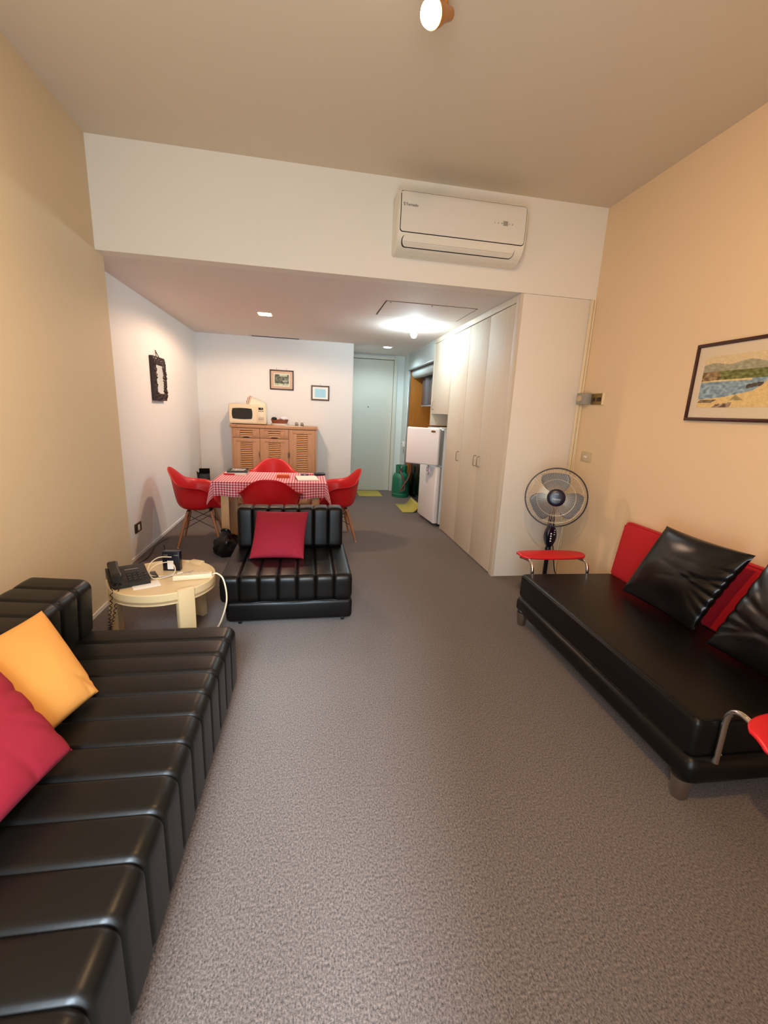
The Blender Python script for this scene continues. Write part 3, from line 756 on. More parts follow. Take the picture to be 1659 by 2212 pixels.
solo('paper_napkin', MB().box((-.13, -.045, 0), (.13, .045, .004), .001), M_paper, 'white paper napkin lying beside the shakers', 'paper', (-.22, 6.70, sh), math.radians(4))

# ---- framed pictures on the dining wall
def framed(name, label, w, h, fw, fmat, loc, rz, depth=.018, mount=None, mountw=0.0, art=None, aw=0, ah=0, tilt=0.0, nail=0):
    t = thing(name, label, 'picture', loc, rz)
    for a, b, c, d in ((-w / 2, -h / 2, w / 2, -h / 2 + fw), (-w / 2, h / 2 - fw, w / 2, h / 2), (-w / 2, -h / 2 + fw, -w / 2 + fw, h / 2 - fw), (w / 2 - fw, -h / 2 + fw, w / 2, h / 2 - fw)):
        part('frame_bar', MB().box((a, -depth, b), (c, 0, d), .003), fmat, t)
    part('mount', MB().box((-w / 2 + fw, -depth * .55, -h / 2 + fw), (w / 2 - fw, -depth * .3, h / 2 - fw)), mount or M_paper, t, smooth=0)
    if art: link_mesh('print', art, attr_mat('print_ink'), t, (0, -depth * .58, 0))
    for i in range(nail):
        x = (i - (nail - 1) / 2) * .15
        part('hook', MB().tube([(x, -.004, h / 2 - .003), (x, -.004, h / 2 + .03)], .0025, 6), M_steel, t)
    return t
def art_still(u, v):
    if u < .05 or u > .95 or v < .05 or v > .95: return (.93, .93, .88)
    n = noise.noise(Vector((u * 9, v * 8, 1.3))) + .6 * noise.noise(Vector((u * 22, v * 20, 4)))
    base = .38 + .22 * n
    if .35 < u < .85 and v > .80: base = .78
    if (u - .72) ** 2 * 1.5 + (v - .35) ** 2 < .05: base = .55 + .4 * n
    if v < .22: base = .75 + .2 * n
    base = min(max(base, .1), .95)
    return (base * .93, base, base * .86)
framed('framed_print', 'framed grey-green print with a wide beige mount above the sideboard', .36, .295, .018, M_frame2, (-.408, YK, 1.915), 0,
       mount=mat('beige_mount', '#cdb39c', .7), art=print_mesh(.235, .185, 48, 38, art_still), nail=2)
def art_cert(u, v):
    e = min(u, 1 - u, v, 1 - v)
    if e < .12: return (.97, .98, .97)
    if v > .82 and u > .4 and noise.noise(Vector((u * 14, v * 14, 0))) > -.1: return (.93, .96, .97)
    return (.66, .87, .96)
framed('framed_certificate', 'small framed pale-blue sheet near the end of the dining wall', .285, .228, .022, M_frame3, (.183, YK, 1.75), 0,
       mount=M_paper, art=print_mesh(.236, .18, 30, 24, art_cert), nail=1)
# watercolour on the right wall
def in_poly(u, v, P):
    c = False; j = len(P) - 1
    for i in range(len(P)):
        if (P[i][1] > v) != (P[j][1] > v) and u < (P[j][0] - P[i][0]) * (v - P[i][1]) / (P[j][1] - P[i][1]) + P[i][0]: c = not c
        j = i
    return c
def art_bay(u, v):
    # u: 0 far edge .. 1 near edge, v up
    n = noise.noise(Vector((u * 26, v * 20, 2))); n2 = noise.noise(Vector((u * 60, v * 50, 7)))
    def mixc(c, k=.10): return tuple(min(1, max(0, x + k * n + .045 * n2)) for x in c)
    hill = .86 - .10 * abs(u - .33) + .03 * math.sin(u * 17)
    if v > hill: return mixc((.84, .75, .58), .03)
    if in_poly(u, v, [(.62, .62), (.66, .80), (.80, .84), (1, .80), (1, .60), (.75, .58), (.64, .54)]): return mixc((.46, .37, .28), .22)
    if v > .70: return mixc((.62, .60, .50), .10)
    if in_poly(u, v, [(0, .52), (0, .70), (.18, .70), (.20, .54)]): return mixc((.55, .45, .30), .28)
    if v > .54 and u < .64: return mixc((.42, .43, .22), .20)
    if v > .50 and u < .5: return mixc((.84, .75, .52), .10)
    if in_poly(u, v, [(0, .5), (0, .16), (.26, .20), (.52, .30), (.60, .40), (.66, .55), (.55, .56), (.3, .5)]):
        if in_poly(u, v, [(.46, .34), (.62, .40), (.60, .46), (.46, .42)]): return mixc((.30, .27, .22), .1)
        return mixc((.53, .62, .67), .20)
    if in_poly(u, v, [(.0, .10), (.03, .16), (.2, .15), (.14, .09)]): return mixc((.45, .40, .32), .2)
    if in_poly(u, v, [(.16, .0), (.2, .06), (.28, .08), (.36, .10), (.34, .0)]): return mixc((.52, .43, .36), .35)
    if in_poly(u, v, [(.33, .14), (.38, .24), (.46, .13)]): return mixc((.62, .55, .36), .1)
    return mixc((.86, .74, .50), .05)
pw, ph = .78, .462
framed('watercolour_painting', 'framed watercolour of a rocky bay on the peach wall', pw, ph, .02, M_frame, (XR, 2.483 - pw / 2, 1.767), -PI / 2, depth=.024,
       mount=mat('cream_mount', '#d8c6ac', .7), art=print_mesh(.64, .30, 176, 84, art_bay))

# ---- carved mirror (local x along the wall, local -y into the room)
mr = thing('carved_mirror', 'narrow dark carved-wood mirror hanging on the alcove wall', 'mirror', (XA, 5.262, 1.745), PI / 2)
mwid, mhei, mdep = .38, .46, .052
def carved(x0, x1, z0, z1, seed, nx, nz):
    """board with lumpy carved front"""
    mb = MB().box((x0, -mdep + .012, z0), (x1, -.002, z1), .002)
    def fn(u, v):
        x, z = x0 + (x1 - x0) * u, z0 + (z1 - z0) * v
        e = min(u, 1 - u, v, 1 - v)
        n = abs(noise.noise(Vector((x * 42, z * 42, seed)))) + .6 * abs(noise.noise(Vector((x * 90, z * 90, seed + 5))))
        return Vector((x, -mdep + .013 - (.004 + .028 * n) * min(1, e * 8), z))
    mb.grid(nx, nz, fn)
    return mb
part('carved_side', carved(-mwid / 2, -mwid / 2 + .05, -mhei / 2, mhei / 2, 1, 10, 50), M_dkwood, mr, smooth=50)
part('carved_side', carved(mwid / 2 - .105, mwid / 2, -mhei / 2, mhei / 2, 2, 12, 50), M_dkwood, mr, smooth=50)
part('carved_top', carved(-mwid / 2 + .05, mwid / 2 - .105, mhei / 2 - .095, mhei / 2, 3, 22, 12), M_dkwood, mr, smooth=50)
part('carved_base', carved(-mwid / 2 + .05, mwid / 2 - .105, -mhei / 2, -mhei / 2 + .08, 4, 22, 12), M_dkwood, mr, smooth=50)
part('mirror_glass', MB().box((-mwid / 2 + .045, -.046, -mhei / 2 + .075), (mwid / 2 - .1, -.036, mhei / 2 - .09)), M_mirror, mr, smooth=0)
part('cord', MB().tube([(-.05, -.03, mhei / 2 - .01), (-.01, -.012, mhei / 2 + .065), (.05, -.03, mhei / 2 - .01)], .004, 6), M_dkwood, mr)
part('nail', MB().tube([(-.01, -.02, mhei / 2 + .066), (-.01, .0, mhei / 2 + .07)], .003, 6), M_steel, mr)

# ---- black box in the dining corner
t = thing('black_carton', 'black carton on the floor in the corner behind the left dining chair', 'box', (-1.555, 6.84, 0), math.radians(12))
part('carton', MB().box((-.075, -.08, 0), (.075, .08, .47), .004), M_black, t)
part('flap', MB().box((-.075, -.003, 0), (.075, .0, .085), .001, 1, Matrix.Translation((0, .078, .468)) @ Matrix.Rotation(math.radians(25), 4, 'X')), M_black, t)
part('flap', MB().box((-.003, -.08, 0), (0, .08, .06), .001, 1, Matrix.Translation((-.074, 0, .468)) @ Matrix.Rotation(math.radians(-35), 4, 'Y')), M_black, t)

# ================================================================ DINING TABLE
TX0, TX1, TY0, TY1, TZ = -.955, .18, 4.53, 5.235, .735
tb = thing('dining_table', 'light wooden dining table hidden under the gingham cloth', 'table', ((TX0 + TX1) / 2, (TY0 + TY1) / 2, 0))
tw, td = (TX1 - TX0) / 2, (TY1 - TY0) / 2
M_tleg = mat('table_leg_wood', '#d3a673', .5, noise_amt=.08, noise_scale=12, stretch=(5, 5, .6))
part('tabletop', MB().box((-tw, -td, TZ - .03), (tw, td, TZ), .006), M_tleg, tb)
part('apron', MB().box((-tw + .05, -td + .05, TZ - .11), (tw - .05, -td + .075, TZ - .03)).box((-tw + .05, td - .075, TZ - .11), (tw - .05, td - .05, TZ - .03))
     .box((-tw + .05, -td + .05, TZ - .11), (-tw + .075, td - .05, TZ - .03)).box((tw - .075, -td + .05, TZ - .11), (tw - .05, td - .05, TZ - .03)), M_tleg, tb, smooth=0)
for sx in (-1, 1):
    for sy in (-1, 1):
        cx, cy = sx * (tw - .10), sy * (td - .08)
        part('leg', MB().box((cx - .04, cy - .04, 0), (cx + .04, cy + .04, TZ - .03), .005), M_tleg, tb)

def cloth():
    OV = .175; nx, ny = 110, 78
    W, D = TX1 - TX0 + 2 * OV, TY1 - TY0 + 2 * OV
    me = bpy.data.meshes.new('tablecloth'); vs = []; fs = []; uv = []
    g = .004
    for j in range(ny + 1):
        for i in range(nx + 1):
            s, q = W * i / nx - W / 2, D * j / ny - D / 2
            uv.append((s, q))
            cx, cy = max(-tw, min(tw, s)), max(-td, min(td, q))
            ox, oy = s - cx, q - cy
            d = math.hypot(ox, oy)
            if d < 1e-6:
                vs.append((s, q, TZ + g)); continue
            corner = abs(ox) > 1e-6 and abs(oy) > 1e-6
            ux, uy = ox / d, oy / d
            # ripples along the hem grow with the drop
            a = (cx * 9 if abs(oy) > abs(ox) else cy * 9)
            rip = .5 * math.sin(a * 1.9 + 1.0) + .5 * math.sin(a * 3.7 + 2.2)
            out = .012 + .05 * d + .03 * d / OV * rip * (0.25 if corner else .8)
            if corner: out += .05 * min(1, d / .25) * math.sin(2 * math.atan2(abs(oy), abs(ox)))
            drop = max(0, d - .01)
            if sy_front(q) and not corner: drop *= 1 + .12 * math.sin(cx * 5 + 1.2)
            vs.append((cx + ux * (g + out), cy + uy * (g + out), TZ + g - drop))
    for j in range(ny):
        for i in range(nx):
            a = j * (nx + 1) + i; fs.append((a, a + 1, a + nx + 2, a + nx + 1))
    me.from_pydata(vs, [], fs)
    ul = me.uv_layers.new(name='weave')
    for l in me.loops: ul.data[l.index].uv = uv[l.vertex_index]
    me.polygons.foreach_set('use_smooth', [True] * len(me.polygons))
    return me
def sy_front(q): return q < 0
def gingham():
    m = bpy.data.materials.new('gingham_red'); m.use_nodes = True; nt = m.node_tree; b = nt.nodes['Principled BSDF']
    b.inputs['Roughness'].default_value = .85
    uv = nt.nodes.new('ShaderNodeUVMap'); uv.uv_map = 'weave'; sp = nt.nodes.new('ShaderNodeSeparateXYZ'); nt.links.new(uv.outputs[0], sp.inputs[0])
    outs = []
    for ax in ('X', 'Y'):
        mu = nt.nodes.new('ShaderNodeMath'); mu.operation = 'MULTIPLY'; mu.inputs[1].default_value = 1 / .028; nt.links.new(sp.outputs[ax], mu.inputs[0])
        fr_ = nt.nodes.new('ShaderNodeMath'); fr_.operation = 'FRACT'; nt.links.new(mu.outputs[0], fr_.inputs[0])
        gt = nt.nodes.new('ShaderNodeMath'); gt.operation = 'GREATER_THAN'; gt.inputs[1].default_value = .5; nt.links.new(fr_.outputs[0], gt.inputs[0])
        outs.append(gt)
    ad = nt.nodes.new('ShaderNodeMath'); ad.operation = 'ADD'; nt.links.new(outs[0].outputs[0], ad.inputs[0]); nt.links.new(outs[1].outputs[0], ad.inputs[1])
    hf = nt.nodes.new('ShaderNodeMath'); hf.operation = 'MULTIPLY'; hf.inputs[1].default_value = .5; nt.links.new(ad.outputs[0], hf.inputs[0])
    cr = nt.nodes.new('ShaderNodeValToRGB'); cr.color_ramp.interpolation = 'CONSTANT'
    cr.color_ramp.elements[0].color = (*lin('#ecdcd6'), 1); cr.color_ramp.elements[0].position = 0
    cr.color_ramp.elements[1].color = (*lin('#d8788a'), 1); cr.color_ramp.elements[1].position = .25
    e = cr.color_ramp.elements.new(.75); e.color = (*lin('#b0203c'), 1)
    nt.links.new(hf.outputs[0], cr.inputs[0]); nt.links.new(cr.outputs[0], b.inputs['Base Color'])
    return m
tc_ = tag(link_mesh('tablecloth', cloth(), gingham(), None, ((TX0 + TX1) / 2, (TY0 + TY1) / 2, 0)), 'red and white gingham cloth draped over the dining table', 'tablecloth')
md = tc_.modifiers.new('thickness', 'SOLIDIFY'); md.thickness = .0015; md.offset = 1
TT = TZ + .0062

# things on the table
t = thing('paperback', 'white and red paperback under the black book on the dining table', 'book', (-.80, 5.03, TT), math.radians(-4))
part('pages', MB().box((-.115, -.088, .002), (.115, .085, .022)), M_paper, t, smooth=0)
part('cover', MB().box((-.118, -.09, .0), (.118, .088, .002)).box((-.118, -.09, .022), (.118, .088, .024)).box((-.118, .085, 0), (.118, .088, .024)), mat('cover_white', '#e8d9d2', .4), t, smooth=0)
part('red_band', MB().box((-.119, -.0905, .002), (.0, -.087, .022)), M_redleath, t, smooth=0)
t = thing('black_book', 'black book with white lettering lying on top of the paperback', 'book', (-.79, 5.10, TT + .0245), math.radians(3))
part('pages', MB().box((-.108, -.12, .002), (.108, .118, .016)), M_paper, t, smooth=0)
part('cover', MB().box((-.112, -.122, .0), (.112, .12, .002)).box((-.112, -.122, .016), (.112, .12, .018)).box((-.112, -.122, 0), (-.109, .12, .018)).box((-.112, -.1225, 0), (.112, -.12, .018)), M_bookblack, t, smooth=0)
def book_print(u, v):
    r = int(v * 7)
    return (.82, .80, .80) if (r in (1, 2, 4, 5) and noise.noise(Vector((u * 26, r * 7.3, 0))) > -.12 and .12 < u < .9) else (.10, .10, .10)
link_mesh('title_print', print_mesh(.19, .2, 30, 21, book_print), attr_mat('print_ink'), t, (0, 0, .0187), (-PI / 2, 0, 0))
t = thing('orange_case', 'small orange case in the middle of the dining table', 'case', (-.275, 4.86, TT))
part('base', MB().box((-.07, -.05, 0), (.07, .05, .022), .005), M_orangep, t)
part('lid', MB().box((-.066, -.046, .022), (.066, .046, .032), .004), M_orangep, t)
t = thing('notepad', 'open white notepad on the right end of the dining table', 'notepad', (-.015, 4.80, TT), math.radians(7))
part('sheets', MB().box((-.115, -.15, 0), (.115, .15, .01), .001), M_paper, t, smooth=0)
part('binding', MB().box((-.121, -.15, 0), (-.115, .15, .012), .002), M_blackm, t)
t = thing('blue_clip', 'blue clip case lying at the top edge of the notepad', 'case', (-.04, 5.04, TT), math.radians(4))
part('shell', MB().box((-.045, -.025, 0), (.045, .025, .016), .006), M_blue, t)
part('clasp', MB().box((-.012, -.028, .004), (.012, -.022, .014), .002), M_steel, t)
t = thing('glasses_case', 'dark blue glasses case at the far right corner of the table', 'case', (.13, 5.06, TT), math.radians(25))
part('shell', MB().box((-.065, -.028, 0), (.065, .028, .026), .011, 3), M_blue, t)
part('lid', MB().box((-.066, -.029, .014), (.066, .030, .030), .011, 3, Matrix.Rotation(math.radians(14), 4, 'X')), M_navy, t)
solo('red_pen', MB().tube([(-.06, 0, .0045), (.05, .01, .0045), (.06, .011, .0045)], [.0045, .0045, .001], 8), M_redleath, 'red pen lying between the two blue cases', 'pen', (.045, 5.075, TT))

# ================================================================ SHELL CHAIRS
RIM = [(0, 0, .285, .405), (25, .135, .278, .408), (45, .225, .243, .425), (60, .272, .19, .50), (72, .302, .125, .60), (86, .320, .045, .650), (100, .325, -.04, .662),
       (118, .312, -.125, .672), (135, .262, -.205, .70), (150, .195, -.262, .765), (165, .112, -.30, .820), (180, 0, -.315, .838)]
def rim_at(a):
    s = 1 if a >= 0 else -1; a = abs(a)
    pts = RIM
    for i in range(len(pts) - 1):
        if pts[i][0] <= a <= pts[i + 1][0]:
            t = (a - pts[i][0]) / (pts[i + 1][0] - pts[i][0])
            def get(k):
                if k < 0: q = pts[-k]; return Vector((-q[1], q[2], q[3]))
                if k >= len(pts): q = pts[2 * len(pts) - 2 - k]; return Vector((-q[1], q[2], q[3]))
                q = pts[k]; return Vector((q[1], q[2], q[3]))
            A, B, C_, D = get(i - 1), get(i), get(i + 1), get(i + 2)
            p = .5 * ((2 * B) + (C_ - A) * t + (2 * A - 5 * B + 4 * C_ - D) * t * t + (3 * B - A - 3 * C_ + D) * t ** 3)
            return Vector((s * p.x, p.y, p.z))
def shell_mesh():
    z0 = .412; ctr = Vector((0, .0, z0)); NA, NR = 72, 16
    bm = bmesh.new(); rings = []
    for k in range(1, NR + 1):
        rho = k / NR; ring = []
        for i in range(NA):
            a = 360 * i / NA; a = a - 360 if a > 180 else a
            R = rim_at(a)
            up = max(0, min(1, (R.z - .41) / .24))       # 0 front lip .. 1 arms and back
            g_flat = rho
            # walls: floor spreads out early, then climbs, then lips outwards
            if rho < .5: gw = rho / .5 * .74
            else:
                tt = (rho - .5) / .5; lip = .13 * min(1, abs(R.x) / .31)
                gw = .74 + (.26 - lip) * tt ** .8 + lip * tt ** 7
            gx = g_flat * (1 - up) + gw * up
            hh = max(0, (rho - .42) / .58); hz = (hh * hh * (3 - 2 * hh)) * .55 + hh * .45
            if rho > .93: hz = hz + 0
            zf = hz if up > 0 else rho ** 2
            z = z0 + (R.z - z0) * (zf * up + (rho ** 2) * (1 - up)) + .012 * (rho ** 2) * (1 - up) * (1 if rho < .8 else (1 - rho) / .2)
            # the back leans: lower part pulled forward
            x, y = R.x * gx, R.y * gx
            ring.append(bm.verts.new((x, y, z - .02 * math.exp(-(rho / .35) ** 2))))
        rings.append(ring)
    c = bm.verts.new((0, 0, z0 - .02))
    for i in range(NA): bm.faces.new((c, rings[0][i], rings[0][(i + 1) % NA]))
    for A, B in zip(rings, rings[1:]):
        for i in range(NA): bm.faces.new((A[i], B[i], B[(i + 1) % NA], A[(i + 1) % NA]))
    bmesh.ops.recalc_face_normals(bm, faces=bm.faces)
    me = bpy.data.meshes.new('shell'); bm.to_mesh(me); bm.free()
    me.polygons.foreach_set('use_smooth', [True] * len(me.polygons)); me.materials.append(M_redplast)
    return me
def make_chair():
    t = thing('shell_armchair', '', 'chair', group='red shell armchairs around the dining table')
    o = link_mesh('shell', shell_mesh(), None, t)
    md = o.modifiers.new('thickness', 'SOLIDIFY'); md.thickness = .007; md.offset = 0
    subsurf(o, 1)
    for sx in (-1, 1):
        for sy in (-1, 1):
            top = Vector((sx * .125, sy * .115 - .01, .385)); bot = Vector((sx * .225, sy * .215 - .01, .006))
            l = part('leg', MB().tube([top, top.lerp(bot, .3), top.lerp(bot, .7), bot], [.013, .0165, .0145, .010], 12), M_beech, t)
            part('glide', MB().lathe([(0, 0), (.009, 0), (.009, .007), (0, .007)], 10, Matrix.Translation((bot.x, bot.y, 0))), M_wplast, l)
    def leg_pt(sx, sy, k): return Vector((sx * .125, sy * .115 - .01, .385)).lerp(Vector((sx * .225, sy * .215 - .01, .006)), k)
    for (a, b) in (((-1, -1), (1, -1)), ((1, -1), (1, 1)), ((1, 1), (-1, 1)), ((-1, 1), (-1, -1))):
        for k0, k1 in ((.10, .52), (.52, .10)):
            part('strut', MB().tube([leg_pt(*a, k0), leg_pt(*b, k1)], .0035, 6), M_blackm, t)
    part('bracket', MB().box((-.14, -.135, .378), (.14, -.105, .388), .002).box((-.14, .085, .378), (.14, .115, .388), .002).box((-.015, -.12, .378), (.015, .10, .388), .002), M_blackm, t)
    return t
ch0 = make_chair()
CH = [('red shell armchair with its back to the camera, behind the black armless seat', (-.372, 4.415, 0), 0),
      ('red shell armchair at the left end of the dining table by the alcove wall', (-1.15, 4.86, 0), -PI / 2 + .10),
      ('red shell armchair at the right end of the dining table near the entrance', (.305, 5.00, 0), PI / 2 + .10),
      ('red shell armchair on the far side of the table before the sideboard', (-.455, 5.62, 0), PI)]
for i, (lab, loc, rz) in enumerate(CH):
    c = ch0 if i == 0 else copy_tree(ch0)
    c['label'] = lab; c.location = loc; c.rotation_euler = (0, 0, rz)

# black bag beside the table leg
def bag():
    t = bmesh.new(); bmesh.ops.create_icosphere(t, subdivisions=4, radius=1)
    for v in t.verts:
        n = noise.noise(v.co * 1.7 + Vector((4, 0, 0))) + .5 * noise.noise(v.co * 4.3 + Vector((2, 3, 0))) + .25 * noise.noise(v.co * 9)
        c = v.co * (1 + .22 * n)
        v.co = Vector((c.x * .125, c.y * .115, max(0, (c.z + .78) * .15)))
        if v.co.z > .2: v.co.x *= .7; v.co.y *= .7
    m = MB(); m._merge(t); return m
b_ = thing('rubbish_bag', 'black plastic bag slumped on the floor behind the armless seat', 'bag', (-.81, 4.36, 0))
part('bag_body', bag(), mat('black_bag', '#0e0b0b', .3), b_, smooth=60)
part('tie', MB().tube(catmull([(-.02, 0, .215), (-.05, .02, .26), (-.01, -.01, .28), (.03, 0, .25), (.0, .01, .215)], 5), .012, 8), MATS['black_bag'], b_)

# ================================================================ CHANNEL-TUFTED SEATS
def channel_block(L, W, H, n, r=.045, seam=.014, end=.03, axis='x', per=18, first=None):
    """block of length L along its channels' row, outline W x H (rounded), pinched at n-1 seams.
       axis 'x': row along local x, outline in y,z ; centred on x, y and resting on z=0"""
    st = []
    for i in range(n * per + 1):
        s = i / per
        f = abs((s % 1.0) - 0.0); f = min(f, 1 - f) * 2          # 0 at seam, 1 mid-channel
        d = seam * (1 - min(1, f * 4.5)) ** 2.0 - .003 * math.sin(PI * min(1, f) / 2)
        st.append([i / (n * per) * L - L / 2, max(d, -.005)])
    ends = []
    st[0][1] = end * .9; st[-1][1] = end * .9
    extra = []
    for k in range(1, 5):
        q = k / 5; extra.append([-L / 2 + end * (1 - math.cos(q * PI / 2)), end * (1 - math.sin(q * PI / 2)) - .003])
    keep = [x for x in st if -L / 2 + end < x[0] < L / 2 - end]
    seq = [[-L / 2, end]] + extra + keep + [[-x, d] for x, d in reversed(extra)] + [[L / 2, end]]
    rings = []
    for x, d in seq:
        out = rrect(W - 2 * d, H - 2 * d, max(r - d * .4, .01), 6)
        # more points on the flats
        ring = []
        for a, b in zip(out, out[1:] + out[:1]):
            dist = math.hypot(a[0] - b[0], a[1] - b[1]); m = 6 if dist > .06 else 1
            for k in range(m): ring.append((a[0] + (b[0] - a[0]) * k / m, a[1] + (b[1] - a[1]) * k / m))
        if axis == 'x': rings.append([Vector((x, p[0], p[1] + H / 2)) for p in ring])
        else: rings.append([Vector((p[0], x, p[1] + H / 2)) for p in ring])
    return rings
def block(mb, rings, mtx):
    t = [[mtx @ p for p in r] for r in rings]
    return mb.loft(t)

# ---- single armless seat in front of the dining table
ss = thing('armless_seat', 'black channel-stitched armless seat in front of the dining table', 'armchair', (-.10, 3.22, 0), math.radians(.3))
part('base', MB().box((-.46, -.385, .035), (.415, .50, .185), .03, 4), M_leatherB, ss)
part('seat', block(MB(), channel_block(.90, .90, .19, 7, .04), Matrix.Translation((-.04, .05, .185))), M_leather, ss, smooth=60)
part('seam_flap', MB().grid(40, 3, lambda u, v: Vector((-.32 + .62 * u, -.387 - .016 * math.sin(v * 2) * (1 + .3 * math.sin(u * 19)), .176 + .012 * v + .006 * math.sin(u * 9)))), M_leatherB, ss)
part('backrest', block(MB(), channel_block(.845, .19, .335, 7, .035), Matrix.Translation((-.035, .315, .372)) @ Matrix.Rotation(math.radians(-3), 4, 'X')), M_leather, ss, smooth=60)
for x, y in ((.35, -.33), (-.37, -.33), (.35, .44), (-.37, .44)):
    part('caster', MB().lathe([(0, -.011), (.024, -.011), (.026, -.006), (.026, .006), (.024, .011), (0, .011)], 18, Matrix.Translation((x, y, .026)) @ Matrix.Rotation(PI / 2, 4, 'Y')).box((x - .008, y - .012, .026), (x + .008, y + .012, .045)), M_black, ss)

# ---- long channel-stitched sofa on the left
lr = math.radians(1.3)
ls = thing('channel_sofa', 'long black channel-stitched sofa along the left wall', 'sofa', (-.388, 2.112, 0), -lr)
# local: x=0 front edge, -x to the wall; y=0 far end, -y towards the viewer
NL = 15; LL = NL * .1325
part('base', MB().box((-1.0, -LL + .03, .02), (-.022, -.03, .2), .02, 3), M_leatherB, ls)
part('seat', block(MB(), channel_block(LL, .99, .335, NL, .045, .010, .025, 'y'), Matrix.Translation((-.475, -LL / 2, .06))), M_leather, ls, smooth=60)
part('backrest', block(MB(), channel_block(LL, .285, .285, NL, .045, .010, .025, 'y'), Matrix.Translation((-.80, -LL / 2 + .02, .378)) @ Matrix.Rotation(math.radians(4), 4, 'Y')), M_leather, ls, smooth=60)

# ================================================================ CUSHIONS
def cushion_mesh(w, h, th, seed, wr=.010, n=56, pinch=.045, folds=()):
    """square cushion: local x 0..w, y 0..h, thickness along z"""
    def half(sgn):
        def fn(u, v):
            x, y = 2 * u - 1, 2 * v - 1
            k = max(0, (1 - x ** 2) * (1 - y ** 2)) ** .42
            # sides curve in between the corners
            px = x * (1 - pinch * (1 - y ** 2) * abs(x) ** 3); py = y * (1 - pinch * (1 - x ** 2) * abs(y) ** 3)
            nz = noise.noise(Vector((x * 1.6, y * 1.6, seed))) * .6 + noise.noise(Vector((x * 4 + 3, y * 4, seed))) * .12
            fold = 0
            for (cx, cy, ang, ln, wd, am) in folds:
                ca, sa = math.cos(math.radians(ang)), math.sin(math.radians(ang))
                dx, dy = x - cx, y - cy; al = dx * ca + dy * sa; pe = -dx * sa + dy * ca
                if al > -.1: fold += am * math.exp(-(pe / wd) ** 2) * math.exp(-max(0, al) / ln) * (1 - .0 * al)
            zz = sgn * (th / 2 * k + (wr * nz - fold) * min(1, k * 2.2))
            return Vector(((px + 1) / 2 * w, (py + 1) / 2 * h, zz))
        return fn
    mb = MB().grid(n, n, half(1)).grid(n, n, half(-1))
    bmesh.ops.remove_doubles(mb.bm, verts=mb.bm.verts, dist=.0004)
    bmesh.ops.recalc_face_normals(mb.bm, faces=mb.bm.faces)
    return mb
def cushion(name, label, bl, br, tl, th, m, seed, wr=.010, cat='cushion', pinch=.045, group=None, folds=()):
    """corners seen from the front: bottom-left, bottom-right, top-left"""
    bl, br, tl = Vector(bl), Vector(br), Vector(tl)
    w, h = (br - bl).length, (tl - bl).length
    ex, ey = (br - bl) / w, (tl - bl) / h; ez = ex.cross(ey).normalized(); base = bl + (br - bl) * .5
    mb = cushion_mesh(w, h, th, seed, wr, pinch=pinch, folds=folds)
    for v in mb.bm.verts: v.co = bl + ex * v.co.x + ey * v.co.y + ez * v.co.z - base
    o = link_mesh(name, mb.mesh(name, 75), m, None, base)
    return tag(o, label, cat, group)
cushion('throw_cushion', 'crimson square cushion propped on the armless seat', (-.435, 3.165, .385), (-.03, 3.165, .378), (-.40, 3.40, .70), .13, M_crimson, 3.1, .006, folds=[(.6, -1, 95, .25, .04, .006), (.3, -1, 85, .2, .04, .005), (-.2, -1, 92, .2, .04, .004), (.85, -.8, 130, .25, .04, .006)])
cushion('throw_cushion', 'orange-yellow cushion leaning on the left sofa back', (-.845, 1.175, .44), (-.785, 1.59, .415), (-1.085, 1.325, .71), .12, M_orange, 5.7, .006, folds=[(1, -.9, 130, .3, .05, .01), (.95, -.7, 150, .25, .04, .009), (.8, -1, 110, .2, .04, .006)])
cushion('throw_cushion', 'crimson cushion nearest the camera on the left sofa', (-.78, .80, .455), (-.72, 1.268, .435), (-1.08, .908, .775), .16, M_crimson, 9.2, .010, folds=[(1, .1, 170, .5, .05, .012), (1, -.3, 150, .4, .05, .012), (1, -.7, 135, .4, .05, .01), (.4, -1, 110, .3, .05, .008)])

# ================================================================ RIGHT SOFA BED
rr = math.radians(-2.0)
rs = thing('sofa_bed', 'black leather sofa bed with silver feet and red arms at the right', 'sofa', (1.487, 1.17, 0), rr)
SW, SLn = .745, 1.60
M_seat = M_leatherB
part('base', MB().box((.0, .0, .085), (SW + .02, SLn + .01, .215), .05, 5), M_leatherB, rs)
mt = part('mattress', MB().box((.012, .025, .205), (SW, SLn - .01, .385), .03, 4), M_leatherB, rs)
part('piping', MB().tube([(.022, .06, .379), (.022, SLn - .05, .379)], .0035, 6).tube([(.022, .06, .212), (.022, SLn - .05, .212)], .0035, 6)
     .tube([(.04, .035, .379), (SW - .03, .035, .379)], .0035, 6), M_leatherB, mt)
for x, y in ((.035, .06), (.035, SLn - .07), (SW - .06, .06), (SW - .06, SLn - .07)):
    part('foot', MB().lathe([(0, 0), (.027, 0), (.029, .004), (.04, .10), (0, .10)], 24, Matrix.Translation((x, y, 0))), M_steel, rs)
